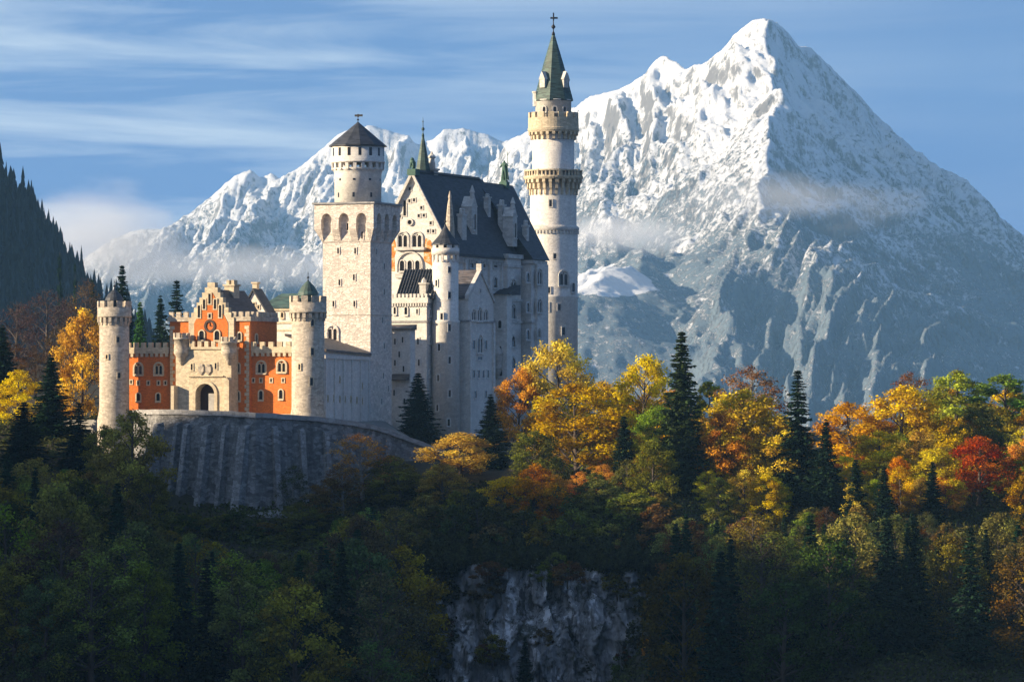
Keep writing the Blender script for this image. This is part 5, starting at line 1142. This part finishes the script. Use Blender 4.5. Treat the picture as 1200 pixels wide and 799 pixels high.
# ------------------------------------------------------------------ more trees of the sunny ridge, between and behind those
sun_x = [555, 580, 610, 640, 665, 690, 720, 750, 780, 830, 880, 920, 955, 985, 1010, 1050, 1100, 1150, 1200, 1260]
sun_y = [520, 500, 470, 430, 460, 455, 440, 430, 425, 452, 445, 470, 500, 480, 468, 455, 440, 440, 440, 445]
AH = ['yellow', 'gold', 'orange', 'amber', 'gold', 'yellow', 'orange', 'lime', 'mossy', 'green']
AL = {'yellow': 'bright yellow', 'gold': 'golden', 'orange': 'orange', 'amber': 'amber brown', 'lime': 'yellow-green', 'mossy': 'mossy green', 'green': 'green', 'rust': 'rusty'}
for Yr in (640, 626, 612, 598, 586, 577):
    n_ = 23
    for i in range(n_):
        px_ = 570+(i+0.5+_rng.uniform(-0.4, 0.4))*29.5; r_ = [_rng.random() for _ in range(4)]; y = Yr+_rng.uniform(-5, 5)
        if Yr > 605 and px_ < 690: continue
        if Yr < 600 and 1100 < px_ < 1195: continue
        if Yr < 592 and (775 < px_ < 825 or 915 < px_ < 955): continue
        x = (px_-600)*y/FPX; z0 = TZ(x, y); lim = float(np.interp(px_, sun_x, sun_y))+8+r_[0]*26+(640-Yr)*1.15
        h = ((HZ-lim)*y/FPX-z0)
        if h < 4.5: continue
        h = min(h, 19); hue = AH[int(r_[1]*(10 if Yr < 605 else 8))]; side = 'left of the tallest spruce' if px_ < 790 else ('between the two tall spruces' if px_ < 945 else 'right of the ragged spruce')
        row_ = 'upper' if Yr > 620 else ('middle' if Yr > 590 else 'lower')
        lab = f"{AL[hue]} tree in the {row_} sunny wood {side}"
        plant('sparse' if r_[2] < 0.08 else ('fbroad', 'broad')[int(r_[2]*20) % 2 if h > 10 else 0], x, y, z0-0.2, h, max(4.5, min(12, h*(0.62+0.25*r_[3]))), hue, lab, lab, None, 0.15)

# ------------------------------------------------------------------ the shaded wood on the slopes
lim_x = [-60, 60, 100, 140, 185, 240, 300, 345, 385, 420, 480, 500, 560, 640, 740, 790, 850, 900, 960, 1010, 1060, 1120, 1200, 1260]
lim_y = [500, 530, 545, 560, 610, 620, 630, 640, 610, 580, 575, 600, 610, 625, 610, 600, 590, 590, 585, 585, 585, 600, 585, 570]
ZONES = [(-100, 190, 'left'), (190, 420, 'wall'), (420, 500, 'bank'), (500, 760, 'cliff'), (760, 960, 'mid'), (960, 1300, 'right')]
ZL = {'left': 'on the shaded slope at the lower left', 'wall': 'in the shaded wood below the terrace wall', 'bank': 'on the dark bank left of the cliff', 'cliff': 'around the cliff', 'mid': 'on the dark slope right of the cliff', 'right': 'in the dark wood at the lower right'}
ADJ = {'dark': 'dark green', 'olive': 'olive', 'mossy': 'mossy green', 'rust': 'rusty brown', 'brown': 'brown', 'green': 'mid green', 'amber': 'amber', 'spruce': 'blackish'}
HIDDEN = set()
fill = random.Random(23); cnt = 0; idx = -1
for row, Yr in enumerate(np.arange(512, 628, 7.2)):
    n_ = int(0.265*Yr/6.4)
    for i in range(n_):
        x = (i+0.5+0.5*(row % 2)+fill.uniform(-0.38, 0.38))/n_*0.265*Yr-0.1325*Yr; y = Yr+fill.uniform(-2.8, 2.8)
        px_ = 600+x*FPX/y; z0 = TZ(x, y); py_ = HZ-z0*FPX/y
        zone = [z_ for a_, b_, z_ in ZONES if a_ <= px_ < b_]
        r_ = [fill.random() for _ in range(6)]; idx += 1
        if not zone: continue
        zone = zone[0]
        if idx in HIDDEN: continue
        if 476 < px_ < 772 and (py_ > 632 or y < 568): continue
        if 130 < px_ < 530 and y > 583: continue
        if 530 <= px_ < 700 and y > 600: continue
        if y > 596 and px_ > 700: continue
        if abs(px_-318) < 36 and abs(py_-600) < 45 and y > 560: continue
        lim = float(np.interp(px_, lim_x, lim_y))+r_[5]*26
        con = r_[0] < {'left': 0.22, 'wall': 0.25, 'bank': 0.12, 'cliff': 0.15, 'mid': 0.35, 'right': 0.55}[zone]
        h = (14+r_[1]*7) if not con else (15+r_[1]*9)
        h = min(h, (py_-lim)*y/FPX)
        if h < 3.0: continue
        if con and h > 7: kind, hue, w = 'spruce', 'spruce', h*(0.27+0.08*r_[2])
        else:
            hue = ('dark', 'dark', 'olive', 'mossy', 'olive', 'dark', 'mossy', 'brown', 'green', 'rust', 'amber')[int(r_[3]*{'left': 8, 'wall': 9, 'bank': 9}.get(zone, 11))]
            kind = ('fbroad', 'fbroad', 'fbroad', 'fsparse')[int(r_[4]*4)] if h > 6.5 else 'shrub'
            w = max(4.5, min(12.0, h*(0.60+0.25*r_[2])))
        what = {'spruce': 'spruce', 'fbroad': 'leafy tree', 'fsparse': 'thin leafy tree', 'shrub': 'bush'}[kind]
        size = 'tall ' if h > 15 else ('low ' if h < 9 and kind != 'shrub' else '')
        lab = f"{size}{ADJ[hue]} {what} {ZL[zone]}"
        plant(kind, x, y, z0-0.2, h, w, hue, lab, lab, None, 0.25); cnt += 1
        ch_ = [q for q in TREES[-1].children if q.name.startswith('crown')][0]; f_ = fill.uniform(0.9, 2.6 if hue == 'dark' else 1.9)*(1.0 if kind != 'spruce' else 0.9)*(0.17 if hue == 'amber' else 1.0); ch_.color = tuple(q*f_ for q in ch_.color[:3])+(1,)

# bushes at the foot of the terrace wall, round the pale rock
for i in range(15):
    px_ = 200+i*14+fill.uniform(-5, 5); y = 574+fill.uniform(-3, 5); x = (px_-600)*y/FPX; z0 = TZ(x, y); hue = ('olive', 'mossy', 'dark', 'olive')[int(fill.random()*4)]
    top_ = 603 if abs(px_-325) > 48 else 632
    lab = f"{ADJ[hue]} bush at the foot of the terrace wall"
    plant('shrub', x, y, z0-0.3, max(2.0, min(5.5, (HZ-top_)*y/FPX-z0+fill.uniform(0, 1))), fill.uniform(4.0, 6.5), tuple(0.8*q for q in HUE[hue]), lab, lab, None, 0.2)
# bushes along the brow of the cliff
for i in range(34):
    px_ = 488+i*8.6+fill.uniform(-5, 5); y = 564+fill.uniform(0, 11); x = (px_-600)*y/FPX; z0 = TZ(x, y); hue = ('olive', 'mossy', 'dark', 'olive', 'olive', 'dark', 'mossy', 'rust')[int(fill.random()*8)]
    lab = f"{dict(ADJ, lime='yellow-green')[hue]} bush on the brow of the cliff"; w = fill.uniform(4.5, 7.5)
    plant('shrub', x, y, z0-0.3, fill.uniform(3.2, 6.0), w, tuple(1.5*q for q in HUE[hue]), lab, lab, None, 0.2)

# trees that stand wholly behind others are not kept
for k in [79, 80, 82, 89, 92, 96, 98, 99, 100, 101, 102, 105, 109, 111, 112, 115, 116, 117, 126, 132, 136, 141, 153, 168, 199, 248, 252, 263, 264, 267, 268, 274, 281, 282, 284, 289, 297, 298, 307, 308, 309, 310, 313, 314, 317, 319, 320, 340, 343, 345, 349]:
    for ch_ in list(TREES[k].children): bpy.data.objects.remove(ch_, do_unlink=True)
    bpy.data.objects.remove(TREES[k], do_unlink=True)

for k_f, px_, top_, w_, Y_, hue_, lab_, var_ in [
 ('fbroad', 118, 492, 62, 592, (0.20, 0.17, 0.024), 'olive tree hiding the foot of the left round tower', 3),
 ('fbroad', 176, 548, 58, 580, (0.17, 0.15, 0.022), 'dull olive tree at the left end of the terrace wall', 0)]: feat(k_f, px_, top_, w_, Y_, hue_, lab_, var_)
# bushes rooted in the cliff face
for i in range(22):
    side_ = fill.random() < 0.7
    px_ = (fill.uniform(482, 532) if fill.random() < 0.5 else fill.uniform(722, 775)) if side_ else fill.uniform(540, 715); py_ = fill.uniform(668, 790) if side_ else fill.choice([fill.uniform(662, 690), fill.uniform(740, 790)])
    y = float(cliff_depth(np.array([px_]), np.array([py_]))[0])-0.4; p_ = P(px_, py_, y); hue = ('olive', 'mossy', 'dark', 'dark', 'rust')[int(fill.random()*5)]
    lab = f"{ADJ[hue]} bush rooted in the cliff face"; h_ = fill.uniform(2.2, 4.6)
    plant('shrub', p_.x, y, p_.z-h_*0.4, h_, h_*fill.uniform(0.9, 1.4), hue, lab, lab, None, 0.2)

# ------------------------------------------------------------------ undergrowth over the slopes, one uncountable mass
rs = np.random.RandomState(77)
n_ = 170000
uy = 500+rs.rand(n_)*150; ux = (rs.rand(n_)-0.5)*0.275*uy
upx = 600+ux*FPX/uy
keep = ~((upx > 120) & (upx < 660) & (uy > 590)); ux, uy = ux[keep], uy[keep]
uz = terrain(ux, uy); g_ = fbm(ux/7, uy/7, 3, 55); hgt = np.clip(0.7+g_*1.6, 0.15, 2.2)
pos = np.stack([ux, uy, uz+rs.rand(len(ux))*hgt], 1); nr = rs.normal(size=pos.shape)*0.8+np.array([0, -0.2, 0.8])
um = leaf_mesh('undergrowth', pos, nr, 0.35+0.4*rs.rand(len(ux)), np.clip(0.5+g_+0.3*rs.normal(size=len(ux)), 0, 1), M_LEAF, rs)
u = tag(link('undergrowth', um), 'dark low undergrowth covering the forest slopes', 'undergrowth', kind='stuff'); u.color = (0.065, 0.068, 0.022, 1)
# tufts and creepers rooted in the cliff's ledges
n_ = 60000; nb_ = 60000
tpx = np.r_[470+rs.rand(n_)*410, 474+rs.rand(nb_)*330]; tpy = np.r_[625+rs.rand(n_)*220, 620+rs.rand(nb_)**1.3*52]; n_ += nb_; tY = cliff_depth(tpx, tpy)
g1 = fbm(tpx/26, tpy/15, 4, 66)+0.85*np.clip((np.abs(tpx-630)-92)/60, -0.15, 1)+1.5*np.clip((672-tpy)/26, 0, 1)-0.12
keep = g1+0.06*rs.normal(size=n_) > 0.24
tpx, tpy, tY, g1 = tpx[keep], tpy[keep], tY[keep], g1[keep]
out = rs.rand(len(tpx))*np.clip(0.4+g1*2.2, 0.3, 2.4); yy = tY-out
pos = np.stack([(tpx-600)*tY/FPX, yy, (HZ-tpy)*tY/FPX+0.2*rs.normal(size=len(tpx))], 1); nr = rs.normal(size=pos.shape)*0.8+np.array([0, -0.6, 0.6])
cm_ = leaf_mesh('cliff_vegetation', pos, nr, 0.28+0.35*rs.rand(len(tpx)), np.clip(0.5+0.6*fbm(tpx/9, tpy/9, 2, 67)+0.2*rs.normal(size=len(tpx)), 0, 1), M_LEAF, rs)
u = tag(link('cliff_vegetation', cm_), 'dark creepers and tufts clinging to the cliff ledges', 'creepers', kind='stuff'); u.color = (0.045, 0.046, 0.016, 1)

# ------------------------------------------------------------------ the far wood on the hill, one mass of conifers
V, Q, CL = [], [], []
rs = np.random.RandomState(5)
def far_tree(x, y, z, h, r, q):
    o = len(V); k = 6; t_ = 5
    for t in range(t_):
        zb = z+h*(0.05+0.19*t); rr = r*(1-t/t_*0.85); zt_ = zb+h*0.34; a0 = rs.rand()*6
        for j in range(k):
            a = a0+2*PI*j/k; f = 0.7+0.5*rs.rand(); o2 = len(V)
            V.extend([(x, y, zt_), (x+rr*f*math.cos(a-0.55), y+rr*f*math.sin(a-0.55), zb+h*0.04), (x+rr*f*1.1*math.cos(a), y+rr*f*1.1*math.sin(a), zb-h*0.03), (x+rr*f*math.cos(a+0.55), y+rr*f*math.sin(a+0.55), zb+h*0.04)])
            Q.append((o2, o2+1, o2+2, o2+3)); CL.append(q)
fx = -430+rs.rand(6500)*330; fy = 1860+rs.rand(6500)*190; fz = hill_h(fx, fy)
for x, y, z in zip(fx, fy, fz):
    if -480 < 600+x*FPX/y < 260: far_tree(x, y, z-1, 5+15*rs.rand()**1.8, 1.8+2.0*rs.rand(), rs.rand())
fm_ = np_mesh('far_wood', V, Q, M_NEEDLE); a = fm_.attributes.new('clump', 'FLOAT', 'FACE'); a.data.foreach_set('value', np.array(CL, np.float32))
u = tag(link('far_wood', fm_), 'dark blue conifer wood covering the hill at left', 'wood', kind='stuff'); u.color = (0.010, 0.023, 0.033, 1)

# ------------------------------------------------------------------ the air: even haze round camera and scene
m = MB(); m.box(-2600, 2600, -60, 10800, -160, 900)
hz_m = bpy.data.materials.new('haze'); hz_m.use_nodes = True; nt = hz_m.node_tree; nt.nodes.clear()
pv = nt.nodes.new('ShaderNodeVolumePrincipled'); ho = nt.nodes.new('ShaderNodeOutputMaterial')
pv.inputs['Color'].default_value = (0.30, 0.62, 1.0, 1); pv.inputs['Density'].default_value = 0.000044; pv.inputs['Anisotropy'].default_value = 0.0
nt.links.new(pv.outputs[0], ho.inputs['Volume'])
tag(m.build('haze', hz_m), kind='stuff')

# ------------------------------------------------------------------ banks of mist against the mountains
def mist(px, py, Y, rx, ry, rz, dens, seed):
    bm = bmesh.new(); bmesh.ops.create_icosphere(bm, subdivisions=3, radius=1.0)
    s = Y/FPX
    for v in bm.verts: v.co = Vector((v.co.x*rx*s, v.co.y*ry, v.co.z*rz*s))
    me = bpy.data.meshes.new('mist'); bm.to_mesh(me); bm.free()
    mt = bpy.data.materials.new('mist'); mt.use_nodes = True; nt = mt.node_tree; nt.nodes.clear()
    N = lambda t_: nt.nodes.new(t_)
    o = N('ShaderNodeOutputMaterial'); v = N('ShaderNodeVolumePrincipled'); tc = N('ShaderNodeTexCoord'); mp = N('ShaderNodeMapping'); nz = N('ShaderNodeTexNoise'); ln = N('ShaderNodeVectorMath'); ln.operation = 'LENGTH'
    gm = N('ShaderNodeMapping'); gm.inputs['Scale'].default_value = (1/(rx*s), 1/ry, 1/(rz*s))
    mp.inputs['Location'].default_value = (seed*3.1, seed, 0); mp.inputs['Scale'].default_value = (0.0045, 0.0045, 0.010); nz.inputs['Scale'].default_value = 1.0; nz.inputs['Detail'].default_value = 5; nz.inputs['Roughness'].default_value = 0.6
    f = N('ShaderNodeMapRange'); f.inputs['From Min'].default_value = 1.0; f.inputs['From Max'].default_value = 0.15; f.inputs['To Min'].default_value = -0.30; f.inputs['To Max'].default_value = 0.25
    ad = N('ShaderNodeMath'); ad.operation = 'ADD'; mr = N('ShaderNodeMapRange'); mr.inputs['From Min'].default_value = 0.42; mr.inputs['From Max'].default_value = 0.80; mr.inputs['To Max'].default_value = dens
    lk = nt.links.new
    lk(tc.outputs['Object'], mp.inputs['Vector']); lk(mp.outputs[0], nz.inputs['Vector']); lk(tc.outputs['Object'], gm.inputs['Vector']); lk(gm.outputs[0], ln.inputs[0]); lk(ln.outputs['Value'], f.inputs[0])
    lk(nz.outputs[0], ad.inputs[0]); lk(f.outputs[0], ad.inputs[1]); lk(ad.outputs[0], mr.inputs[0]); lk(mr.outputs[0], v.inputs['Density']); lk(v.outputs[0], o.inputs['Volume'])
    v.inputs['Color'].default_value = (0.97, 0.98, 1.0, 1)
    me.materials.append(mt); mo = link('mist', me); mo.location = P(px, py, Y); tag(mo, kind='stuff'); return mo
mist(95, 285, 5600, 230, 320, 85, 0.0075, 1)
mist(730, 276, 6350, 130, 200, 38, 0.010, 2)
mist(940, 236, 6350, 210, 200, 60, 0.0035, 4)
mist(300, 318, 6600, 260, 220, 44, 0.007, 6)
